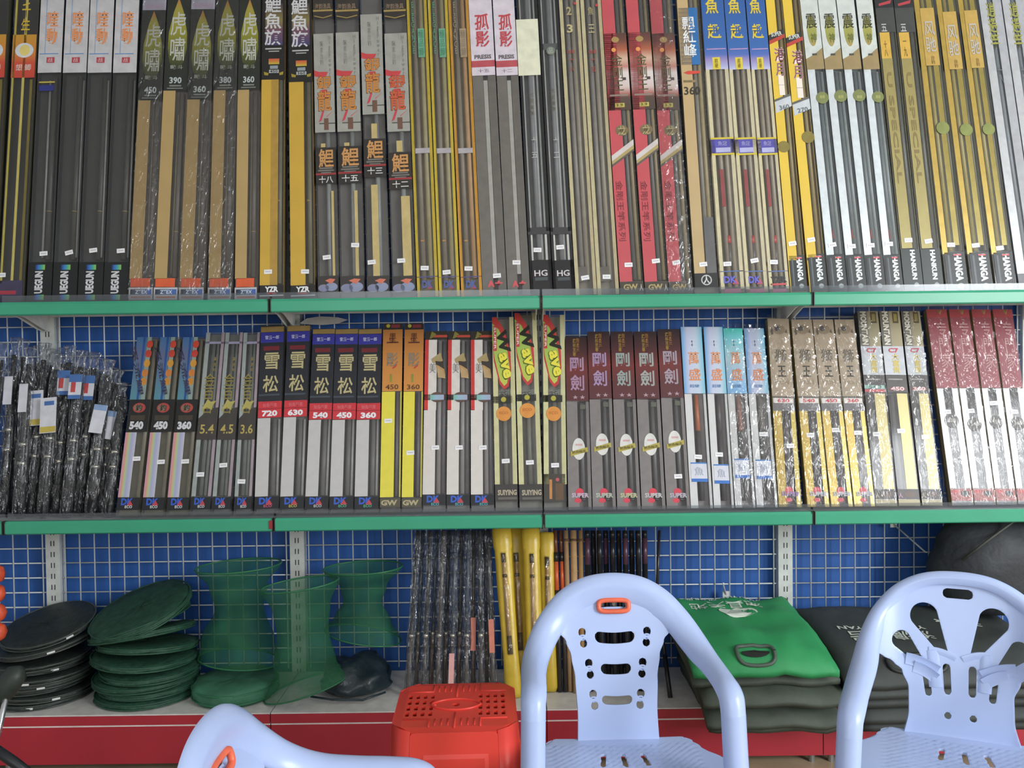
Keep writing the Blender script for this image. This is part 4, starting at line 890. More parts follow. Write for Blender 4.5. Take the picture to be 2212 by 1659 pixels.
# ------------------------------------------------------------------ nets on the deck
NETMAT = {}
def net_mat(name, col, alpha, scale=1.0):
    if name in NETMAT:
        return NETMAT[name]
    m = bpy.data.materials.new(name); m.use_nodes = True
    t = m.node_tree; t.nodes.clear()
    out = t.nodes.new('ShaderNodeOutputMaterial'); tr = t.nodes.new('ShaderNodeBsdfTransparent')
    df = t.nodes.new('ShaderNodeBsdfPrincipled'); df.inputs['Roughness'].default_value = 0.7
    tc = t.nodes.new('ShaderNodeTexCoord'); n = t.nodes.new('ShaderNodeTexNoise'); n.inputs['Scale'].default_value = 14; n.inputs['Detail'].default_value = 4
    t.links.new(tc.outputs['Object'], n.inputs['Vector'])
    r = t.nodes.new('ShaderNodeValToRGB'); c = hx(col)
    r.color_ramp.elements[0].color = tuple(x * 0.65 for x in c[:3]) + (1,); r.color_ramp.elements[1].color = tuple(x * 1.3 for x in c[:3]) + (1,)
    t.links.new(n.outputs['Fac'], r.inputs['Fac']); t.links.new(r.outputs['Color'], df.inputs['Base Color'])
    mr = t.nodes.new('ShaderNodeMapRange'); mr.inputs['From Min'].default_value = 0.3; mr.inputs['From Max'].default_value = 0.7
    mr.inputs['To Min'].default_value = max(0, alpha - 0.10); mr.inputs['To Max'].default_value = min(1, alpha + 0.10)
    t.links.new(n.outputs['Fac'], mr.inputs['Value'])
    mx = t.nodes.new('ShaderNodeMixShader'); t.links.new(mr.outputs[0], mx.inputs[0])
    t.links.new(tr.outputs[0], mx.inputs[1]); t.links.new(df.outputs[0], mx.inputs[2]); t.links.new(mx.outputs[0], out.inputs['Surface'])
    NETMAT[name] = m
    return m
GREEN_NET = net_mat('green_net', '#16683e', 0.50); GREEN_FOLD = M('#164430', 0.65, var=0.3, scale=40, bump=0.6, bscale=120, name='folded_green_net'); PALE_FOLD = net_mat('pale_green_net', '#3a7a5c', 0.8)
BLACK_FOLD = M('#1c2622', 0.5, var=0.3, scale=40, bump=0.6, bscale=120, name='folded_black_net')
def torus_pts(r, n=36, sq=1.0, z=0.0):
    return [(r * math.cos(2 * math.pi * i / n), sq * r * math.sin(2 * math.pi * i / n), z) for i in range(n + 1)]
def folded_net(name, loc, r, h, tilt, mat, hoopmat, label, group, seed, cat='fishing net'):
    root = empty(name, loc); root.rotation_euler = tilt
    tag(root, label, cat, group)
    n = 40; prof = [(0.0, 0.0), (0.6, 0.0), (0.95, 0.02), (1.0, 0.25), (1.02, 0.5), (1.0, 0.78), (0.93, 0.98), (0.6, 1.04), (0.3, 1.0), (0.0, 0.97)]
    v = []; f = []
    for j, (a, z) in enumerate(prof):
        for i in range(n):
            th = 2 * math.pi * i / n
            k = 1 + 0.075 * noise.noise(Vector((math.cos(th) * 3 + seed, math.sin(th) * 3, z * 2)))
            zz = z * h + 0.10 * h * noise.noise(Vector((math.cos(th) * 4, math.sin(th) * 4 + seed, a * 5))) * (1 if z > 0.3 else 0)
            v.append((a * r * k * math.cos(th), a * r * k * math.sin(th), zz))
    m = len(prof)
    f = [(j * n + i, j * n + (i + 1) % n, (j + 1) * n + (i + 1) % n, (j + 1) * n + i) for j in range(m - 1) for i in range(n)]
    mesh_obj('netting', v, f, mat, root, True)
    MB().tube(torus_pts(r * 1.01, 40, 1, h * 0.22), 0.0028, 6, False).build('hoop', hoopmat, root, True)
    MB().tube(torus_pts(r * 1.01, 40, 1, h * 0.78), 0.0028, 6, False).build('hoop', hoopmat, root, True)
    return root
hoop_b = M('#3a423c', 0.4, name='dark_hoop'); hoop_g = M('#1f6a44', 0.4, name='green_hoop'); hoop_d = M('#1a4a34', 0.5, name='dark_green_hoop')
cb = W(93, 1500, -0.195); cb.z = Z_DECK
tagm = M('#d0d4d0', 0.3, name='white_clip')
POS = ['lowest', 'second lowest', 'third lowest', 'fourth lowest', 'fifth from the bottom', 'sixth from the bottom', 'seventh from the bottom', 'second from the top', 'topmost']
z = Z_DECK + 0.001
for k in range(9):
    h = 0.0205
    dx = 0.012 * math.sin(k * 1.9)
    tl = (0.02 * math.sin(k * 2.9), 0.02 * math.sin(k * 1.3), 0.7 * k)
    if k == 7: tl = (0.03, -0.16, 0.4)
    if k == 8: tl = (0.05, -0.26, 1.0)
    zz = z + (0.031 if k == 7 else 0.054 if k == 8 else 0)
    rt = folded_net('folded_net', (cb.x + dx + (0.02 if k > 6 else 0), cb.y + 0.006 * math.cos(k * 2.3), zz), 0.165 - 0.008 * (k % 3), h, tl, BLACK_FOLD, hoop_b, 'folded black net, %s in the black stack' % POS[k], 'stack of folded black nets', k * 5.1)
    a = -math.pi / 2 + (0.25, 0.7, -0.15, 0.5, 0.15, 0.75, 0.1, 0.55, 0.9)[k] - tl[2]
    rr = (0.165 - 0.008 * (k % 3)) * 1.03
    o = MB().box(-0.012, 0.012, -0.001, 0.001, -0.003, 0.003).build('white_clip', tagm, rt)
    o.location = (rr * math.cos(a), rr * math.sin(a), h * 0.5); o.rotation_euler = (0, 0, a + math.pi / 2)
    z += h + 0.0012
cg = W(322, 1500, -0.195); cg.z = Z_DECK
z = Z_DECK + 0.001
for k in range(9):
    h = 0.025
    t = 0 if k < 4 else (k - 3) * -0.075
    folded_net('folded_net', (cg.x + 0.010 * math.sin(k * 2.7) - (0.004 * (k - 3) if k > 3 else 0), cg.y, z + (0 if k < 4 else 0.0135 * (k - 3))), 0.168 - 0.007 * (k % 2), h, (0.022 * math.sin(k * 3.1) if k < 4 else 0, t + (0.02 * math.sin(k * 1.7) if k < 4 else 0), 0.9 * k), GREEN_FOLD, hoop_d, 'folded green net, %s in the green stack' % POS[k], 'stack of folded green nets', 50 + k * 4.3)
    z += h + 0.0012
def open_net(px, Y, py0, py1, prof, tilt0, tilt1, lean, label, seed):
    """hourglass keep net: prof = [(t, radius)] from the foot to the mouth"""
    c0, c1 = W(px, py0, Y), W(px + lean, py1, Y)
    root = empty('keep_net', c0); tag(root, label, 'fishing net', 'open green nets')
    ax = c1 - c0; n = 40; m = 26
    v = []
    def rad(t):
        for (t0, r0), (t1, r1) in zip(prof, prof[1:]):
            if t <= t1:
                k = (t - t0) / (t1 - t0); k = k * k * (3 - 2 * k); return r0 + (r1 - r0) * k
        return prof[-1][1]
    for j in range(m + 1):
        t = j / m; r = rad(t)
        sl = tilt0 * (1 - t) ** 2 + tilt1 * t * t
        for i in range(n):
            th = 2 * math.pi * i / n
            k = 1 + 0.10 * math.sin(math.pi * t) * noise.noise(Vector((math.cos(th) * 2 + seed, math.sin(th) * 2, t * 3)))
            x = r * k * math.cos(th); y = 0.75 * r * k * math.sin(th)
            v.append((ax.x * t + x, ax.y * t + y, ax.z * t + sl * x))
    f = [(j * n + i, j * n + (i + 1) % n, (j + 1) * n + (i + 1) % n, (j + 1) * n + i) for j in range(m) for i in range(n)]
    mesh_obj('netting', v, f, GREEN_NET, root, True)
    for j, nm in ((0, 'foot_hoop'), (m, 'mouth_hoop')):
        MB().tube([v[j * n + i % n] for i in range(n + 1)], 0.003, 6, False).build(nm, hoop_g, root, True)
    return root
open_net(517, -0.130, 1424, 1222, [(0, 0.142), (0.22, 0.125), (0.55, 0.085), (0.8, 0.10), (1, 0.150)], -0.10, 0.05, -2, 'tall open green net with narrow waist beside the green stack', 1.0)
open_net(662, -0.262, 1484, 1262, [(0, 0.142), (0.2, 0.105), (0.55, 0.088), (0.78, 0.098), (1, 0.130)], 0.28, 0.12, -14, 'open green net standing lowest of three in front of the slotted upright', 8.0)
open_net(784, -0.122, 1372, 1226, [(0, 0.135), (0.25, 0.10), (0.5, 0.068), (0.72, 0.082), (1, 0.140)], -0.18, 0.03, 0, 'open green net resting on the black bag', 15.0)
p = W(513, 1500, -0.20)
folded_net('folded_net', (p.x, -0.215, Z_DECK + 0.001), 0.142, 0.055, (0, 0, 0), PALE_FOLD, hoop_g, 'loose pale green net lying flat under the tall open net', None, 91.0)
# black plastic bag
def lumpy(name, loc, sx, sy, sz, mat, label, cat, seed, amp=0.22, group=None, freq=1.6, partname='sack'):
    root = empty(name, loc); tag(root, label, cat, group)
    n, m = 36, 18; v = [(0, 0, 0)]; f = []
    for j in range(1, m):
        ph = math.pi * j / m
        for i in range(n):
            th = 2 * math.pi * i / n
            d = Vector((math.sin(ph) * math.cos(th), math.sin(ph) * math.sin(th), -math.cos(ph)))
            k = 1 + amp * noise.noise(d * freq + Vector((seed, 0, 0))) + amp * 0.4 * noise.noise(d * freq * 3 + Vector((0, seed, 0)))
            v.append((d.x * sx * k, d.y * sy * k, max(0.0, (d.z + 0.8) / 1.8 * sz * (k if d.z > -0.5 else 1))))
    v.append((0, 0, sz)); top = len(v) - 1
    f += [(0, 1 + (i + 1) % n, 1 + i) for i in range(n)]
    f += [(1 + (j - 1) * n + i, 1 + (j - 1) * n + (i + 1) % n, 1 + j * n + (i + 1) % n, 1 + j * n + i) for j in range(1, m - 1) for i in range(n)]
    f += [(top, 1 + (m - 2) * n + i, 1 + (m - 2) * n + (i + 1) % n) for i in range(n)]
    mesh_obj(partname, v, f, mat, root, True)
    return root
p = W(766, 1490, -0.19)
rt = lumpy('black_bag', (p.x, -0.180, Z_DECK), 0.130, 0.125, 0.105, M('#1a2a30', 0.3, var=0.3, scale=20, bump=0.9, bscale=35, name='black_polythene'), 'slack black plastic bag lying on the white deck below the nets', 'bag', 3.0, 0.25)
MB().tube([(-0.13, -0.10, 0.012), (-0.05, -0.138, 0.016), (0.05, -0.135, 0.012), (0.12, -0.09, 0.02)], 0.004, 6).build('rolled_hem', M('#22323a', 0.3, name='hem_black'), rt, True)

# ------------------------------------------------------------------ rods standing under the middle shelf
def shelf_rod(name, xb, xt, Yb, Yt, cols, r, label, group, rings=(), bag=0, ytop=1146, ztop=0.775):
    p0 = W(xb, 1500, Yb); p0.z = Z_DECK + 0.0015
    p1 = W(xt, ytop, Yt); p1.z = min(p1.z, ztop)
    root = empty(name, p0); tag(root, label, 'fishing rod', group)
    d = p1 - p0
    for t0, t1, c, rr in cols:
        MB().tube([d * t0, d * t1], [r * rr, r * rr * 0.95], 10).build('rod_section', M(c, 0.28, name='rod_' + c.lstrip('#')), root, True)
    for t in rings:
        MB().tube([d * t, d * (t + 0.022)], r * 1.22, 10).build('ring', steelring, root, True)
    if bag:
        prof = [(0.0, r * 0.9), (0.03, bag)] + [(0.03 + 0.92 * q / 9, bag * (1 + 0.14 * math.sin(q * 2.4 + xb))) for q in range(1, 10)] + [(1.0, bag * 0.8)]
        v, f = blob_loft((0, 0, 0), d, prof, 12, xb * 0.37, 0.45, 0.85)
        mesh_obj('clear_bag', v, f, BAGFILM, root, True)
    return root, d
BR = [(880, 903), (898, 914), (914, 930), (930, 944), (944, 958), (960, 970), (974, 984), (990, 998), (1006, 1012), (1022, 1024), (1040, 1036), (1054, 1047), (1067, 1054)]
for k, (xb, xt) in enumerate(BR):
    lower = ('#4c4440', '#54483e', '#3c3838', '#5c4a3c')[k % 4]; upper = ('#23282c', '#2c3c4c', '#26282a', '#2a3a4a', '#4c4640')[k % 5]
    rt, d = shelf_rod('bagged_rod', xb, xt, -0.265 + 0.03 * (k % 2), -0.12 + 0.028 * (k % 2), [(0, 0.36, lower, 1.0), (0.36, 1.0, upper, 0.85)], 0.0085, '%s of thirteen bagged dark rods standing behind the red stool' % nth(k, 13), 'bagged rods under the shelf', rings=(0.345,), bag=0.0125)
    if k in (6, 9, 12):
        o = plate_on(rt, (0, 0, 0), d, 0.36 if k != 6 else 0.16, 0.11, 0.018, M('#c8745c' if k != 6 else '#d49a94', 0.5, name='salmon_label'), 'paper_label', 0.0165)
yel = M('#c8a80c', 0.32, var=0.10, scale=18, bump=0.3, bscale=40, name='yellow_vinyl')
YS = [(1110, 1083, -0.285, 1138), (1130, 1112, -0.235, 1140), (1158, 1146, -0.285, 1140), (1188, 1180, -0.235, 1150)]
for k, (xb, xt, Yb, yt) in enumerate(YS):
    p0 = W(xb, 1500, Yb); p0.z = Z_DECK + 0.0015
    p1 = W(xt, yt, -0.14 + 0.045 * (k % 2)); p1.z = min(p1.z, 0.778)
    root = empty('rod_sleeve', p0); tag(root, '%s of four bright yellow rod sleeves with clear windows' % nth(k, 4), 'rod sleeve', 'yellow rod sleeves')
    d = p1 - p0
    w = 0.029
    prof = [(0.0, w * 0.75), (0.03, w), (0.25, w * 0.95), (0.6, w * 1.0), (0.86, w * 1.02), (0.88, w * 1.12), (0.985, w * 1.16), (1.0, w * 0.95)]
    v, f = blob_loft((0, 0, 0), d, prof, 14, k * 2.0, 0.16, 0.55)
    mesh_obj('vinyl_sleeve', v, f, yel, root, True)
    off = Vector((0, -0.0135, 0.0))
    MB().tube([d * 0.26 + off, d * 0.84 + off], [0.0085, 0.0075], 10).build('rod', M('#b08c54', 0.3, name='bamboo'), root, True)
    MB().tube([d * 0.255 + off, d * 0.36 + off], 0.0088, 10).build('dark_grip', M('#5a4a34', 0.4, name='brown_grip'), root, True)
    MB().tube([d * 0.70 + off, d * 0.72 + off], 0.0088, 10).build('dark_ring', M('#4a3c24', 0.4, name='brown_ring'), root, True); MB().tube([d * 0.79 + off, d * 0.845 + off], 0.0084, 10).build('dark_tip', M('#4a3c24', 0.4, name='brown_ring'), root, True)
    v, f = blob_loft(d * 0.25 + off * 0.85, d * 0.85 + off * 0.85, [(0, 0.010), (0.02, 0.0118), (0.5, 0.0118), (0.98, 0.0118), (1, 0.010)], 12, k, 0.1, 0.9)
    mesh_obj('clear_window', v, f, WRAP, root, True)
for k, (xb, xt) in enumerate([(1210, 1199), (1222, 1211)]):
    shelf_rod('float_rod', xb, xt, -0.24, -0.10 + 0.02 * k, [(0, 0.62, '#2a2420', 1.0), (0.62, 0.80, '#c8541c', 0.95), (0.80, 0.86, '#241c18', 1.0), (0.86, 1.0, '#6c3c20', 0.9)], 0.0085, '%s of the two black rods with an orange section' % ('left', 'right')[k], 'orange banded rods')
for k, (xb, xt) in enumerate([(1232, 1222), (1246, 1238), (1258, 1254)]):
    rt, d = shelf_rod('bamboo_rod', xb, xt, -0.235 - 0.012 * (k == 1), -0.09, [(0, 1.0, ('#a8845a', '#bc9462', '#a07a48')[k], 1.0)], 0.0095 if k != 1 else 0.0125, '%s of three pale tan rods behind the centre chair' % nth(k, 3), 'pale tan rods')
    MB().tube([d * 0.93, d * 0.945], 0.0135, 10).build('tie', M('#5a4028', 0.6, name='tie_cord'), rt, True)
BK = [(1276, 1268), (1290, 1281), (1303, 1294), (1316, 1308), (1330, 1322), (1343, 1336), (1357, 1350), (1370, 1364), (1384, 1378), (1397, 1392)]
for k, (xb, xt) in enumerate(BK):
    rt, d = shelf_rod('black_rod', xb, xt, -0.235 + 0.035 * (k % 2), -0.10 + 0.02 * (k % 2), [(0, 0.78, '#1c1a1c', 1.0), (0.78, 0.95, ('#1c1a1c', '#4c2c3c')[k % 3 == 0], 0.98), (0.95, 1.0, '#1a1818', 0.9)], 0.0104, '%s of ten glossy black rods behind the centre chair' % nth(k, 10), 'glossy black rods')
    if k % 2 == 0:
        MB().tube([d * 0.52 + Vector((0, -0.0006, 0)), d * 0.60 + Vector((0, -0.0006, 0))], 0.0105, 10).build('silver_band', steelring, rt, True)
shelf_rod('black_rod', 1412, 1424, -0.20, -0.045, [(0, 0.55, '#2c2424', 1.0), (0.55, 0.57, '#c8c4b8', 1.1), (0.57, 1.0, '#2a2226', 0.9)], 0.0062, 'thin dark rod standing apart to the right of the black rods', None)
shelf_rod('folded_stand', 1448, 1425, -0.30, -0.10, [(0, 0.5, '#1c1c1c', 1.0), (0.5, 1.0, '#202020', 0.8)], 0.008, 'black folded stand leaning behind the right arm of the centre chair', None, ytop=1330, ztop=0.55)

# ------------------------------------------------------------------ non-woven bags
def cloth_bag(name, px0, px1, zc, Yback, Yfront, droop, thick, mat, label, group, seed, handle=None, skew=0.0, back_rise=0.0, amp=0.006):
    """folded shopping bag lying flat, sagging over the front edge of the deck"""
    xb0, xb1 = W(px0, 1400, -0.3).x, W(px1, 1400, -0.3).x
    root = empty(name, ((xb0 + xb1) / 2, Yfront, zc)); tag(root, label, 'bag', group)
    hw = (xb1 - xb0) / 2; L = Yback - Yfront
    nu, nv = 16, 18
    def pt(a, b):                                   # a: -1..1 across, b: 0 front .. 1 back
        x = a * hw + skew * (1 - b)
        y = b * L
        over = max(0.0, (Y_DECK - 0.0 - (Yfront + y)))
        z = -droop * (over / 0.15) ** 1.5 if over > 0 else 0.0
        z += back_rise * b
        z += amp * noise.noise(Vector((a * 2.2 + seed, b * 2.6, seed))) + amp * 0.5 * noise.noise(Vector((a * 6, b * 7 + seed, 3)))
        return x, y, z
    v = []; f = []
    for s in (1, 0):
        for j in range(nv + 1):
            for i in range(nu + 1):
                a = -1 + 2 * i / nu; b = j / nv
                x, y, z = pt(a, b)
                e = min(1.0, min(1 - abs(a), b * 2, (1 - b) * 2) * 5 + 0.25)
                v.append((x, y, z + (thick * (0.35 + 0.65 * e) if s else 0.0)))
    N = (nu + 1) * (nv + 1)
    for j in range(nv):
        for i in range(nu):
            a = j * (nu + 1) + i
            f.append((a, a + 1, a + nu + 2, a + nu + 1)); f.append((N + a, N + a + nu + 1, N + a + nu + 2, N + a + 1))
    for i in range(nu):
        f.append((N + i, N + i + 1, i + 1, i)); q = nv * (nu + 1) + i; f.append((q, q + 1, N + q + 1, N + q))
    for j in range(nv):
        a = j * (nu + 1); f.append((a, a + nu + 1, N + a + nu + 1, N + a)); a += nu; f.append((a + nu + 1, a, N + a, N + a + nu + 1))
    mesh_obj('fabric', v, f, mat, root, True)
    def top(a, b):
        x, y, z = pt(a, b); e = min(1.0, min(1 - abs(a), b * 2, (1 - b) * 2) * 5 + 0.25)
        return Vector((x, y, z + thick * (0.35 + 0.65 * e)))
    if handle:
        ha, hb, col = handle
        ring = []
        for i in range(25):
            t = 2 * math.pi * i / 24
            c, s_ = math.cos(t), math.sin(t)
            ring.append(top(ha + 0.26 * math.copysign(abs(c) ** 0.6, c), hb + 0.060 * math.copysign(abs(s_) ** 0.6, s_)) + Vector((0, 0, 0.003)))
        MB().tube(ring, 0.0065, 8, False).build('handle_rim', M(col, 0.5, name='handle_rim'), root, True)
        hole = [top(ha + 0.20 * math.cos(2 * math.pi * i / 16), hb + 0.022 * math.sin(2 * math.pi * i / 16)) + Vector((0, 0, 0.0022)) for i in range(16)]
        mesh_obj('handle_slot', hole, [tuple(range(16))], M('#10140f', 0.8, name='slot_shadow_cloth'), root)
    return root, top
def print_on(root, top, body, a, b, wa, hb, mat, flip=True, bold=0.02):
    """lettering following the bag's top; flip = reads from the far side (upside down for us)"""
    me = text_mesh(body, bold).copy()
    for vv in me.vertices:
        x, z = vv.co.x, vv.co.z
        if flip:
            x, z = -x, -z
        vv.co = top(a + x * wa, b + z * hb) + Vector((0, 0, 0.0022))
    me.materials.append(mat)
    return link(bpy.data.objects.new('lettering', me), root)
gmat = M('#1b9150', 0.6, var=0.10, scale=10, bump=0.25, bscale=500, name='green_nonwoven'); omat = M('#414a3e', 0.65, var=0.2, scale=12, bump=0.25, bscale=500, name='olive_nonwoven'); dmat = M('#353b39', 0.65, var=0.2, scale=12, bump=0.25, bscale=500, name='charcoal_nonwoven')
wprint = M('#c2cabc', 0.6, name='white_print')
BP = ['bottom', 'second from the bottom', 'third from the bottom', 'fourth from the bottom', 'fifth from the bottom']
z = Z_DECK + 0.007
for k in range(5):
    px0, px1 = ((1500, 1772), (1492, 1764), (1490, 1760), (1484, 1768), (1466, 1762))[k]
    cloth_bag('shopping_bag', px0, px1, z, -0.06, (-0.50, -0.53, -0.50, -0.545, -0.51)[k], (0.054, 0.050, 0.045, 0.040, 0.034)[k], 0.030, omat, 'olive folded shopping bag, %s under the green bag' % BP[k], 'stack of olive shopping bags', 4.0 + k * 0.06, amp=0.009, back_rise=0.006 * k)
    z += 0.0345
rt, top = cloth_bag('shopping_bag', 1464, 1752, z + 0.010, -0.05, -0.545, 0.028, 0.040, gmat, 'bright green folded shopping bag with white print on top of stack', None, 23.0, handle=(-0.10, 0.08, '#46584a'), back_rise=0.045, amp=0.017)
print_on(rt, top, '漁具天地', -0.10, 0.80, 1.15, 0.10, wprint); print_on(rt, top, 'YU JU TIAN DI SHI JIE', -0.1, 0.91, 1.2, 0.035, wprint)
oval = [top(0.02 + 0.30 * math.cos(2 * math.pi * i / 24), 0.68 + 0.062 * math.sin(2 * math.pi * i / 24)) + Vector((0, 0, 0.0018)) for i in range(24)]
mesh_obj('oval_print', oval, [tuple(range(24))], wprint, rt); print_on(rt, top, 'FISH', 0.02, 0.68, 0.36, 0.05, gmat)
z2 = Z_DECK + 0.007
for k in range(4):
    px0, px1 = ((1808, 2190), (1800, 2200), (1790, 2204), (1782, 2196))[k]
    cloth_bag('shopping_bag', px0, px1, z2, -0.08, (-0.50, -0.52, -0.51, -0.53)[k], (0.055, 0.05, 0.045, 0.04)[k], 0.034, dmat, 'charcoal folded shopping bag, %s of the right stack' % BP[k], 'stack of charcoal shopping bags', 40.0 + k * 0.06, amp=0.004)
    z2 += 0.0375
rt, top = cloth_bag('shopping_bag', 1768, 2210, z2 + 0.004, -0.06, -0.53, 0.050, 0.036, dmat, 'charcoal shopping bag with upside down white lettering behind the right chair', None, 63.0, handle=(-0.30, 0.10, '#262b29'), back_rise=0.045, amp=0.008)
print_on(rt, top, '漁滬步岩', -0.34, 0.40, 0.80, 0.15, wprint); print_on(rt, top, 'YU HU BU YAN', -0.36, 0.53, 0.86, 0.05, wprint); print_on(rt, top, '渔具', 0.45, 0.60, 0.42, 0.13, wprint)
p = W(2136, 1300, -0.12)
rt = lumpy('net_sack', (p.x, -0.165, z2 + 0.085), 0.235, 0.13, 0.355, M('#23282c', 0.6, var=0.25, scale=14, bump=0.5, bscale=50, name='dark_nylon'), 'big dark rounded net sack lying on the charcoal bags behind the right chair', 'sack', 9.0, 0.10)
MB().tube([(-0.17, -0.095, 0.20), (-0.1, -0.12, 0.27), (0.0, -0.10, 0.33), (0.1, -0.06, 0.345)], 0.004, 6).build('draw_cord', M('#3c4038', 0.6, name='cord'), rt, True)

# hooks on the grid
def hook(px0, py0, px1, py1, Y1, label, up=False):
    p0 = W(px0, py0, -0.010); p1 = W(px1, py1, Y1)
    root = empty('peg_hook', p0); tag(root, label, 'hook', 'hooks on the wire grid')
    d = p1 - p0
    MB().tube([(0, 0, 0), d * 0.95, d + Vector((0, -0.002, 0.006))], 0.0032, 8).build('pin', M('#d4d4d0', 0.3, 0.3, name='hook_white'), root, True)
    MB().box(-0.012, 0.012, -0.002, 0.003, -0.012, 0.012).build('back_plate', M('#c8c8c4', 0.4, name='hook_plate'), root)
hook(1930, 1132, 2003, 1196, -0.10, 'long white peg hook on the grid beside the dark sack')
hook(1568, 1284, 1562, 1262, -0.03, 'short white hook on the grid above the green bag')
# grey plastic visor lying on the boxes
p = W(700, 694, -0.06)
root = empty('plastic_sheet', (p.x, -0.062, p.z)); tag(root, 'thin grey leaf-shaped plastic sheet lying on top of the white striped boxes', 'sheet')
out = [(-0.085, -0.006), (-0.06, 0.010), (-0.01, 0.016), (0.05, 0.012), (0.085, 0.004), (0.05, -0.008), (0.0, -0.012), (-0.05, -0.010)]
MB().prism(out, -0.002, 0.0).build('leaf', M('#8c8a86', 0.5, name='grey_sheet'), root); MB().tube([(x, -0.001, z_) for x, z_ in out + out[:1]], 0.0016, 6, False).build('rim', M('#9c9a96', 0.5, name='grey_rim'), root)

# ================================================================== plastic furniture
def sheet(sdf, x0, x1, z0, z1, h, fmap):
    """cut a flat sheet along sdf<0 (marching squares) and bend it with fmap(x, z) -> (x, y, z)"""
    nx, nz = int(round((x1 - x0) / h)), int(round((z1 - z0) / h))
    val = [[sdf(x0 + i * h, z0 + j * h) for j in range(nz + 1)] for i in range(nx + 1)]
    idx = {}; V = []; F = []
    def corner(i, j):
        k = (i, j)
        if k not in idx:
            idx[k] = len(V); V.append((x0 + i * h, z0 + j * h))
        return idx[k]
    def cut(i, j, i2, j2):
        k = (min((i, j), (i2, j2)), max((i, j), (i2, j2)))
        if k not in idx:
            a, b = val[i][j], val[i2][j2]; t = a / (a - b)
            idx[k] = len(V); V.append((x0 + (i + (i2 - i) * t) * h, z0 + (j + (j2 - j) * t) * h))
        return idx[k]
    for i in range(nx):
        for j in range(nz):
            c = [(i, j), (i + 1, j), (i + 1, j + 1), (i, j + 1)]
            s = [val[a][b] < 0 for a, b in c]
            if not any(s):
                continue
            poly = []
            for q in range(4):
                a, b = c[q], c[(q + 1) % 4]
                if s[q]:
                    poly.append(corner(*a))
                if s[q] != s[(q + 1) % 4]:
                    poly.append(cut(a[0], a[1], b[0], b[1]))
            if len(poly) > 2:
                F.append(tuple(poly))
    return [fmap(x, z) for x, z in V], F
def sd_box(x, z, cx, cz, hw, hh, r):
    qx, qz = abs(x - cx) - hw + r, abs(z - cz) - hh + r
    return math.hypot(max(qx, 0), max(qz, 0)) + min(max(qx, qz), 0) - r
def sd_cap(x, z, ax, az, bx, bz, ra, rb):
    dx, dz = bx - ax, bz - az
    t = max(0.0, min(1.0, ((x - ax) * dx + (z - az) * dz) / (dx * dx + dz * dz)))
    return math.hypot(x - ax - dx * t, z - az - dz * t) - (ra + (rb - ra) * t)
def lerp_table(tab, z):
    if z <= tab[0][0]:
        return tab[0][1]
    for (a, ra), (b, rb) in zip(tab, tab[1:]):
        if z <= b:
            k = (z - a) / (b - a); k = k * k * (3 - 2 * k)
            return ra + (rb - ra) * k
    return tab[-1][1]
def solid(o, th, off=0.0, bev=True):
    m = o.modifiers.new('thickness', 'SOLIDIFY'); m.thickness = th; m.offset = off
    if bev:
        b = o.modifiers.new('soft_edge', 'BEVEL'); b.width = th * 0.35; b.segments = 2; b.limit_method = 'ANGLE'; b.angle_limit = math.radians(50)
    return o
CHAIR = M('#a8bae6', 0.28, var=0.03, scale=6, bump=0.04, bscale=900, name='pale_blue_plastic')
ORANGE = M('#e8623a', 0.35, name='orange_plastic')
def catmull(pts, sub):
    out = []
    n = len(pts)
    for i in range(n - 1):
        p0, p1, p2, p3 = pts[max(i - 1, 0)], pts[i], pts[i + 1], pts[min(i + 2, n - 1)]
        for s in range(sub):
            t = s / sub
            out.append(0.5 * ((2 * p1) + (p2 - p0) * t + (2 * p0 - 5 * p1 + 4 * p2 - p3) * t * t + (3 * p1 - p0 - 3 * p2 + p3) * t ** 3))
    out.append(pts[-1].copy())
    return out
def ribbon(path, outer, width, curl, thick, ns=10, soft=None):
    """sweep a C-shaped band: path/outer/width/curl sampled per point"""
    V = []; F = []; n = len(path)
    sec = [(-1 + 2 * i / ns, 0) for i in range(ns + 1)] + [(1 - 2 * i / ns, 1) for i in range(ns + 1)]
    m = len(sec)
    for i in range(n):
        t = (path[min(i + 1, n - 1)] - path[max(i - 1, 0)]).normalized()
        o = outer[i] - t * outer[i].dot(t); o.normalize()
        nn = o.cross(t)
        for s, side in sec:
            k = -curl[i] * abs(s) ** 2.4 * (1.0 if s > 0 or not soft else soft[i]) - (thick if side else 0)
            V.append(path[i] + o * (s * width[i] * (1 - 0.0)) + nn * k)
    F = [(i * m + j, i * m + (j + 1) % m, (i + 1) * m + (j + 1) % m, (i + 1) * m + j) for i in range(n - 1) for j in range(m)]
    F.append(tuple(range(m))); F.append(tuple((n - 1) * m + j for j in range(m - 1, -1, -1)))
    return V, F
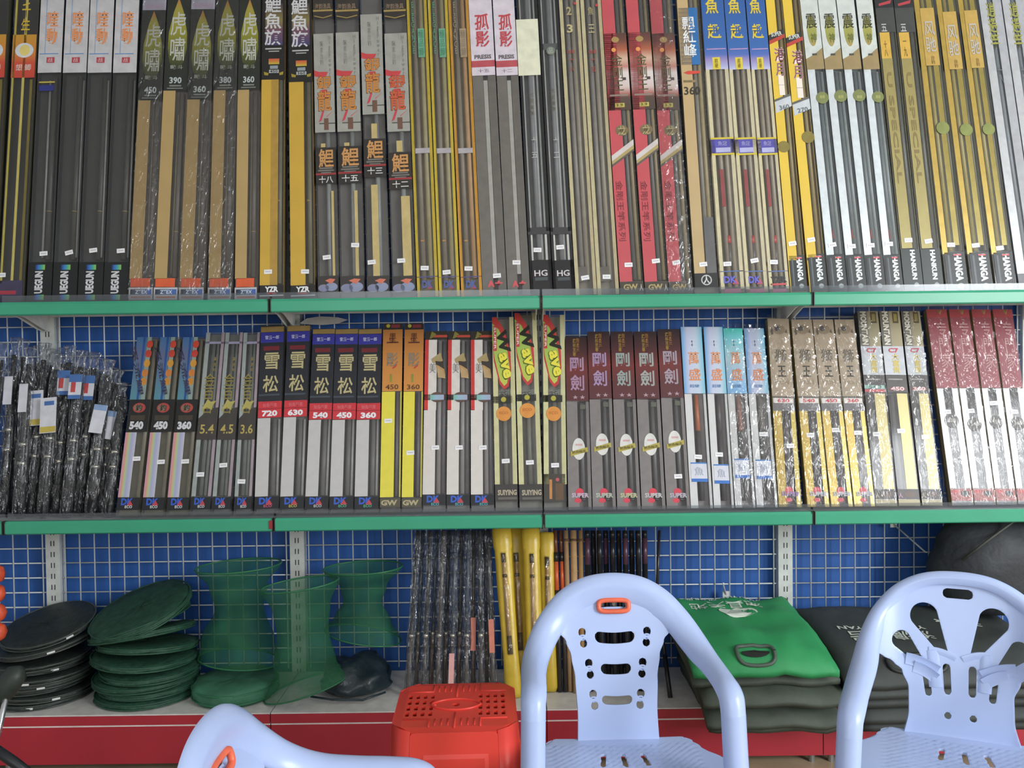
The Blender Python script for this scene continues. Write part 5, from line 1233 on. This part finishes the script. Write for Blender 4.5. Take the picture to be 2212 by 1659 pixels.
def make_chair(label, style, top_w=1.0):
    root = empty('plastic_armchair'); tag(root, label, 'chair', 'pale blue plastic armchairs')
    half = [(0, -0.235, 0.768), (0.060, -0.233, 0.760), (0.108, -0.226, 0.735), (0.145, -0.210, 0.700), (0.174, -0.180, 0.668), (0.194, -0.135, 0.648), (0.204, -0.080, 0.641), (0.208, -0.02, 0.638), (0.210, 0.030, 0.632), (0.212, 0.062, 0.612), (0.213, 0.076, 0.57)]
    outr = [(0, 0, 1), (0.28, 0, 0.96), (0.55, 0, 0.83), (0.78, 0, 0.62), (0.92, 0, 0.38), (1, 0, 0.18), (1, 0, 0.05), (1, 0, 0), (1, 0, 0), (1, 0, 0), (1, 0, 0)]
    wid = [0.034, 0.034, 0.034, 0.034, 0.033, 0.031, 0.029, 0.028, 0.028, 0.027, 0.026]
    cur = [0.020, 0.020, 0.020, 0.019, 0.018, 0.017, 0.016, 0.016, 0.016, 0.016, 0.016]
    if style == 'fan':
        wid[:6] = [0.015, 0.015, 0.017, 0.020, 0.025, 0.029]; cur[:5] = [0.012, 0.012, 0.012, 0.014, 0.016]
        half = [(0, -0.238, 0.787), (0.070, -0.236, 0.779), (0.126, -0.226, 0.749), (0.168, -0.200, 0.702), (0.192, -0.155, 0.655), (0.206, -0.095, 0.620), (0.219, -0.025, 0.602), (0.229, 0.045, 0.590), (0.235, 0.100, 0.577), (0.239, 0.132, 0.552), (0.241, 0.146, 0.51)]
    P = [Vector(p) for p in half]
    mir = lambda L: [Vector((-p.x, p.y, p.z)) for p in reversed(L[1:])] + L
    path = catmull(mir(P), 8); out = catmull(mir([Vector(p) for p in outr]), 8)
    wd = [x.x for x in catmull([Vector((w, 0, 0)) for w in wid[:0:-1] + wid], 8)]; cu = [x.x for x in catmull([Vector((w, 0, 0)) for w in cur[:0:-1] + cur], 8)]
    sf = [0.25 + 0.75 * min(1.0, max(0.0, (abs(q.x) - 0.12) / 0.07)) for q in path]
    v, f = ribbon(path, out, wd, cu, 0.006, soft=sf)
    auto_smooth(mesh_obj('arm_frame', v, f, CHAIR, root), 55)
    for s in (-1, 1):
        k, q, zt = (1.131, 0.070, 0.512) if style == 'fan' else (1.0, 0.0, 0.572)
        lp = catmull([Vector((s * 0.213 * k, 0.076 + q, zt)), Vector((s * 0.217 * k, 0.090 + q, 0.42)), Vector((s * 0.226 * k, 0.112 + q, 0.22)), Vector((s * 0.240 * k, 0.135 + q, 0.0))], 6)
        v, f = ribbon(lp, [Vector((1, 0, 0))] * len(lp), [0.026] * len(lp), [0.016] * len(lp), 0.008)
        auto_smooth(mesh_obj('leg', v, f, CHAIR, root), 55)
        lp = catmull([Vector((s * 0.145, -0.168, 0.415)), Vector((s * 0.160, -0.19, 0.30)), Vector((s * 0.182, -0.215, 0.12)), Vector((s * 0.190, -0.225, 0.0))], 6)
        v, f = ribbon(lp, [Vector((1, 0, 0))] * len(lp), [0.030] * len(lp), [-0.016] * len(lp), 0.008)
        auto_smooth(mesh_obj('leg', v, f, CHAIR, root), 55)
    # backrest panel
    def bmap(x, z):
        y = -0.166 - 0.080 * ((z - 0.42) / 0.36) ** 1.15 if z > 0.42 else -0.166 + (0.42 - z) * 0.3
        return (x, y + 0.5 * x * x + (4.2 if style == 'fan' else 3.0) * max(0.0, abs(x) - 0.1) ** 2 - 0.010, z)
    arch = lambda x: lerp_table([(0, 0.768), (0.060, 0.760), (0.108, 0.735), (0.145, 0.700), (0.174, 0.668), (0.20, 0.62)], abs(x) / (1.12 if style == 'fan' else 1.0)) - 0.010
    if style == 'fan':
        arch = lambda x: lerp_table([(0, 0.787), (0.070, 0.779), (0.126, 0.749), (0.168, 0.702), (0.192, 0.655), (0.215, 0.60)], abs(x)) - 0.006
    if style == 'ladder':
        hwt = [(0.40, 0.098), (0.48, 0.096), (0.56, 0.100), (0.61, 0.108), (0.645, 0.120), (0.668, 0.136), (0.69, 0.158), (0.71, 0.17)]
        holes = [lambda x, z: sd_box(x, z, 0, 0.728, 0.034, 0.010, 0.010)]
        for zc, hw, hh, xs in ((0.650, 0.049, 0.013, 0.080), (0.578, 0.037, 0.012, 0.066), (0.507, 0.037, 0.010, 0.058)):
            holes.append(lambda x, z, zc=zc, hw=hw, hh=hh: sd_box(x, z - 2.2 * x * x + 0.002, 0, zc, hw, hh, hh * 0.95))
            for s in (-1, 1):
                holes.append(lambda x, z, zc=zc, xs=xs, s=s: sd_cap(x, z, s * xs, zc + 0.013, s * xs, zc + 0.015, 0.0095, 0.0095))
                holes.append(lambda x, z, zc=zc, xs=xs, s=s: sd_cap(x, z, s * (xs - 0.003), zc - 0.011, s * (xs - 0.003), zc - 0.013, 0.0090, 0.0090))
    else:
        hwt = [(0.40, 0.125), (0.47, 0.112), (0.52, 0.112), (0.56, 0.126), (0.580, 0.146), (0.598, 0.172), (0.612, 0.195), (0.72, 0.21)]
        holes = [lambda x, z: sd_box(x, z, 0, 0.748, 0.033, 0.0115, 0.010)]
        for s in (-1, 1):
            holes += [lambda x, z, s=s: sd_cap(x, z, s * 0.075, 0.690, s * 0.034, 0.610, 0.032, 0.010), lambda x, z, s=s: sd_cap(x, z, s * 0.028, 0.575, s * 0.026, 0.520, 0.0085, 0.0080),
                      lambda x, z, s=s: sd_cap(x, z, s * 0.128, 0.632, s * 0.084, 0.580, 0.022, 0.009), lambda x, z, s=s: sd_cap(x, z, s * 0.073, 0.555, s * 0.068, 0.512, 0.0080, 0.0075),
                      lambda x, z, s=s: sd_cap(x, z, s * 0.027, 0.464, s * 0.027, 0.465, 0.008, 0.008)]
    def sdf(x, z):
        d = max(abs(x) - lerp_table(hwt, z), z - arch(x), 0.405 - z)
        for hfun in holes:
            d = max(d, -hfun(x, z))
        return d
    v, f = sheet(sdf, -0.222, 0.222, 0.40, 0.79, 0.006, bmap)
    o = mesh_obj('backrest', v, f, CHAIR, root, True); solid(o, 0.007)
    # little rings in the side holes / crossing straps
    if style == 'ladder':
        for zc, xs in ((0.650, 0.080), (0.578, 0.066), (0.507, 0.058)):
            for s in (-1, 1):
                c = Vector(bmap(s * (xs - 0.0015), zc + 0.0015))
                MB().tube([c + Vector((0.0085 * math.cos(t * math.pi / 8), 0, 0.0058 * math.sin(t * math.pi / 8))) for t in range(17)], 0.0024, 6, False).build('hole_ring', CHAIR, root, True)
        zc = 0.728
        ring = []
        for t in range(33):
            a = 2 * math.pi * t / 32; c, s = math.cos(a), math.sin(a)
            x = 0.037 * math.copysign(abs(c) ** 0.45, c); zz = zc + 0.0135 * math.copysign(abs(s) ** 0.6, s)
            ring.append(Vector(bmap(x, zz)) + Vector((0, 0.009, -0.002)))
        MB().tube(ring, 0.0062, 8, False).build('handle_rim', ORANGE, root, True)
    else:
        for s in (-1, 1):
            for (ax, az, bx, bz, dz) in ((0.118, 0.590, 0.046, 0.566, 0.003), (0.010, 0.592, 0.066, 0.606, 0.004), (0.100, 0.572, 0.050, 0.548, 0.002)):
                pts = []
                for t in range(9):
                    k = t / 8
                    pts.append(Vector(bmap(s * (ax + (bx - ax) * k), az + (bz - az) * k + 0.004 * math.sin(math.pi * k))) + Vector((0, dz, 0)))
                v, f = ribbon(pts, [Vector((0, 0, 1))] * 9, [0.014] * 9, [0.002 * s] * 9, 0.004 * s)
                auto_smooth(mesh_obj('strap', v, f, CHAIR, root), 50)
    if style == 'fan':
        for s in (-1, 1):
            pts = [Vector(bmap(s * (0.060 - 0.009 * t / 8), 0.612 - 0.084 * t / 8)) + Vector((0, 0.006, 0)) for t in range(9)]
            v, f = ribbon(pts, [Vector((1, 0, 0))] * 9, [0.015] * 9, [0.003] * 9, 0.005)
            auto_smooth(mesh_obj('wrapped_band', v, f, CHAIR, root), 50)
    # seat
    def ssdf(x, y):
        w = lerp_table([(-0.18, 0.155), (-0.12, 0.185), (-0.05, 0.222), (0.18, 0.228), (0.24, 0.20)], y)
        d = max(abs(x) - w, y - 0.235, -0.176 - y)
        for q in (-1, 0, 1):
            d = max(d, -sd_cap(x, y, q * 0.045, -0.10, q * 0.052, -0.055, 0.006, 0.006))
        return d
    def smap(x, y):
        z = 0.420 - 0.012 * math.exp(-((x / 0.13) ** 2 + ((y + 0.02) / 0.13) ** 2)) - 0.35 * max(0, y - 0.17) ** 1.5 * 4 + 0.06 * max(0, abs(x) - 0.17)
        if abs(x) < 0.17 and -0.15 < y < 0.17:
            z += 0.0022 * math.sin(x * 330) * math.sin(y * 330)
        return (x, y, z)
    v, f = sheet(ssdf, -0.24, 0.24, -0.186, 0.246, 0.006, smap)
    o = mesh_obj('seat', v, f, CHAIR, root, True); solid(o, 0.006, -1.0)
    rim = [Vector(smap(x, y)) + Vector((0, 0, -0.012)) for x, y in [(-0.15, -0.17), (-0.185, -0.12), (-0.222, -0.05), (-0.228, 0.17), (-0.2, 0.228), (0.2, 0.228), (0.228, 0.17), (0.222, -0.05), (0.185, -0.12), (0.15, -0.17), (-0.15, -0.17)]]
    MB().tube(rim, 0.009, 8, False).build('seat_rim', CHAIR, root, True)
    return root
c1 = make_chair('pale blue plastic armchair with orange handle rim facing us in the centre', 'ladder')
c1.location = (0.248, -1.265, 0); c1.rotation_euler = (0, 0, math.pi + 0.02); c1.scale = (1, 1, 0.986)
c2 = make_chair('pale blue plastic armchair with fan shaped leaf cutouts at the right', 'fan')
c2.location = (0.990, -1.268, 0); c2.rotation_euler = (0, 0, math.pi - 0.40); c2.scale = (1, 1, 0.985)
c3 = make_chair('pale blue plastic armchair turned sideways at the lower left', 'ladder')
c3.location = (-0.205, -1.85, 0); c3.rotation_euler = (0, 0, -math.pi / 2 - 0.01); c3.scale = (1, 1, 0.990)

# red stool
RED = M('#e0301c', 0.33, var=0.04, scale=6, name='red_plastic')
stool = empty('plastic_stool', (-0.152, -0.975, 0), 0.03)
tag(stool, 'bright red plastic stool with slotted top in front of the bagged rods', 'stool')
A, CH, HT = 0.150, 0.047, 0.452
def tsdf(x, y):
    d = max(abs(x) - A, abs(y) - A, (abs(x) + abs(y) - (2 * A - CH)) * 0.7071)
    for sx in (-1, 1):
        for i in range(4):
            for j in range(4):
                d = max(d, -sd_box(x, y, sx * (0.062 + 0.019 * i), -0.054 + 0.036 * j, 0.0048, 0.0115, 0.002))
    d = max(d, -(math.hypot(x, y) - 0.010))
    return d
v, f = sheet(tsdf, -0.156, 0.156, -0.156, 0.156, 0.004, lambda x, y: (x, y, HT - 0.004 * max(0, max(abs(x), abs(y)) / A - 0.86) / 0.14))
solid(mesh_obj('seat_top', v, f, RED, stool), 0.006, -1.0, False)
eye = [Vector((0.062 * math.cos(t * math.pi / 16), 0.034 * math.sin(t * math.pi / 16) * abs(math.sin(t * math.pi / 16)) ** 0.3, HT + 0.001)) for t in range(33)]
MB().tube(eye, 0.0032, 6, False).build('eye_ridge', RED, stool, True)
for (x0, y0, x1, y1) in ((0, 0.05, 0, 0.135), (0, -0.05, 0, -0.135), (-0.06, 0, -0.05, 0)):
    MB().tube([(x0, y0, HT), (x1, y1, HT)], 0.003, 6).build('ridge', RED, stool, True)
for sx in (-1, 1):
    for sy in (-1, 1):
        MB().tube([(sx * 0.128, sy * 0.085, HT), (sx * 0.062, sy * 0.085, HT), (sx * 0.062, sy * 0.13, HT)], 0.003, 6).build('ridge', RED, stool, True)
        for q in range(3):
            MB().tube([(sx * (0.016 + 0.016 * q), sy * 0.085, HT), (sx * (0.016 + 0.016 * q), sy * 0.122, HT)], 0.0022, 6).build('ridge', RED, stool, True)
FL = 0.024
def wsdf(s, t):                                     # one side wall: s across, t height
    w = A - CH + FL * 0.75 * (HT - t) / HT
    d = max(abs(s) - w, t - HT + 0.004, -t)
    arch = max(abs(s) - 0.062 - 0.018 * (HT - t) / HT, t - 0.30 + (s * s) * 7.0)
    return max(d, -arch)
for k in range(4):
    a = k * math.pi / 2
    ca, sa = math.cos(a), math.sin(a)
    def wmap(s, t):
        off = A + FL * (HT - t) / HT + 0.004 * (1 if abs(s) < 0.075 and t < 0.39 else 0)
        x, y = s, -off
        return (x * ca - y * sa, x * sa + y * ca, t)
    v, f = sheet(wsdf, -0.135, 0.135, 0.0, HT, 0.009, wmap)
    solid(mesh_obj('side_wall', v, f, RED, stool), 0.004, 0.0, False)
    # corner leg between two walls
    q = []
    for t in (0.0, HT * 0.5, HT - 0.002):
        w = A - CH + FL * 0.75 * (HT - t) / HT; off = A + FL * (HT - t) / HT
        for (x, y) in ((w, -off), ((w + off) / 2 + 0.004, -(w + off) / 2 - 0.004), (off, -w)):
            q.append((x * ca - y * sa, x * sa + y * ca, t))
    fs = [(r * 3 + i, r * 3 + i + 1, (r + 1) * 3 + i + 1, (r + 1) * 3 + i) for r in range(2) for i in range(2)]
    solid(mesh_obj('leg', q, fs, RED, stool, True), 0.004, 0.0, False)

# odds and ends cut by the left edge of the picture
orange_lump = M('#d2481c', 0.5, var=0.2, scale=30, bump=0.5, bscale=60, name='orange_foam')
p = W(-6, 1290, -0.42)
root = empty('float_string', (p.x, -0.42, p.z - 0.16)); tag(root, 'string of orange foam floats hanging at the left edge', 'floats')
for k in range(4):
    v, f = blob_loft((0, 0, 0.02 + k * 0.062), (0, 0, 0.076 + k * 0.062), [(0, 0.008), (0.15, 0.020), (0.5, 0.026), (0.85, 0.020), (1, 0.008)], 14, k, 0.2)
    mesh_obj('float', v, f, orange_lump, root, True)
MB().tube([(0, 0, 0.0), (0, 0, 0.62)], 0.002, 6).build('cord', M('#3c4030', 0.7, name='cord'), root, True)
p = W(20, 1470, -0.75); q = W(-12, 1620, -0.80)
root = empty('folding_trolley', (q.x - 0.02, -0.80, 0)); tag(root, 'chrome tubed folding trolley with dark padded grip at the left edge', 'trolley')
o0 = Vector((q.x - 0.02, -0.80, 0))
MB().tube([Vector((-0.06, 0, 0.01)), q - o0, p - o0], 0.0085, 10).build('chrome_tube', M('#c4c8cc', 0.12, 0.9, name='chrome'), root, True)
v, f = blob_loft(p - o0 + Vector((-0.06, 0, -0.075)), p - o0 + Vector((0.035, 0, 0.035)), [(0, 0.008), (0.12, 0.026), (0.5, 0.033), (0.85, 0.030), (1, 0.010)], 16, 2.0, 0.2)
mesh_obj('padded_grip', v, f, M('#26302a', 0.5, var=0.2, name='dark_rubber'), root, True)
a = W(-20, 1612, -0.95); b2 = W(62, 1668, -0.95)
MB().tube([a - o0, between(a, b2, 0.6) - o0, b2 - o0, b2 - o0 + Vector((0.0, 0.0, -b2.z + 0.02))], 0.013, 10).build('lower_bar', M('#1c2024', 0.4, name='black_bar'), root, True)
MB().tube([(-0.06, -0.02, 0.012), (-0.06, 0.10, 0.012)], 0.012, 10).build('foot_bar', M('#1c2024', 0.4, name='black_bar'), root, True)
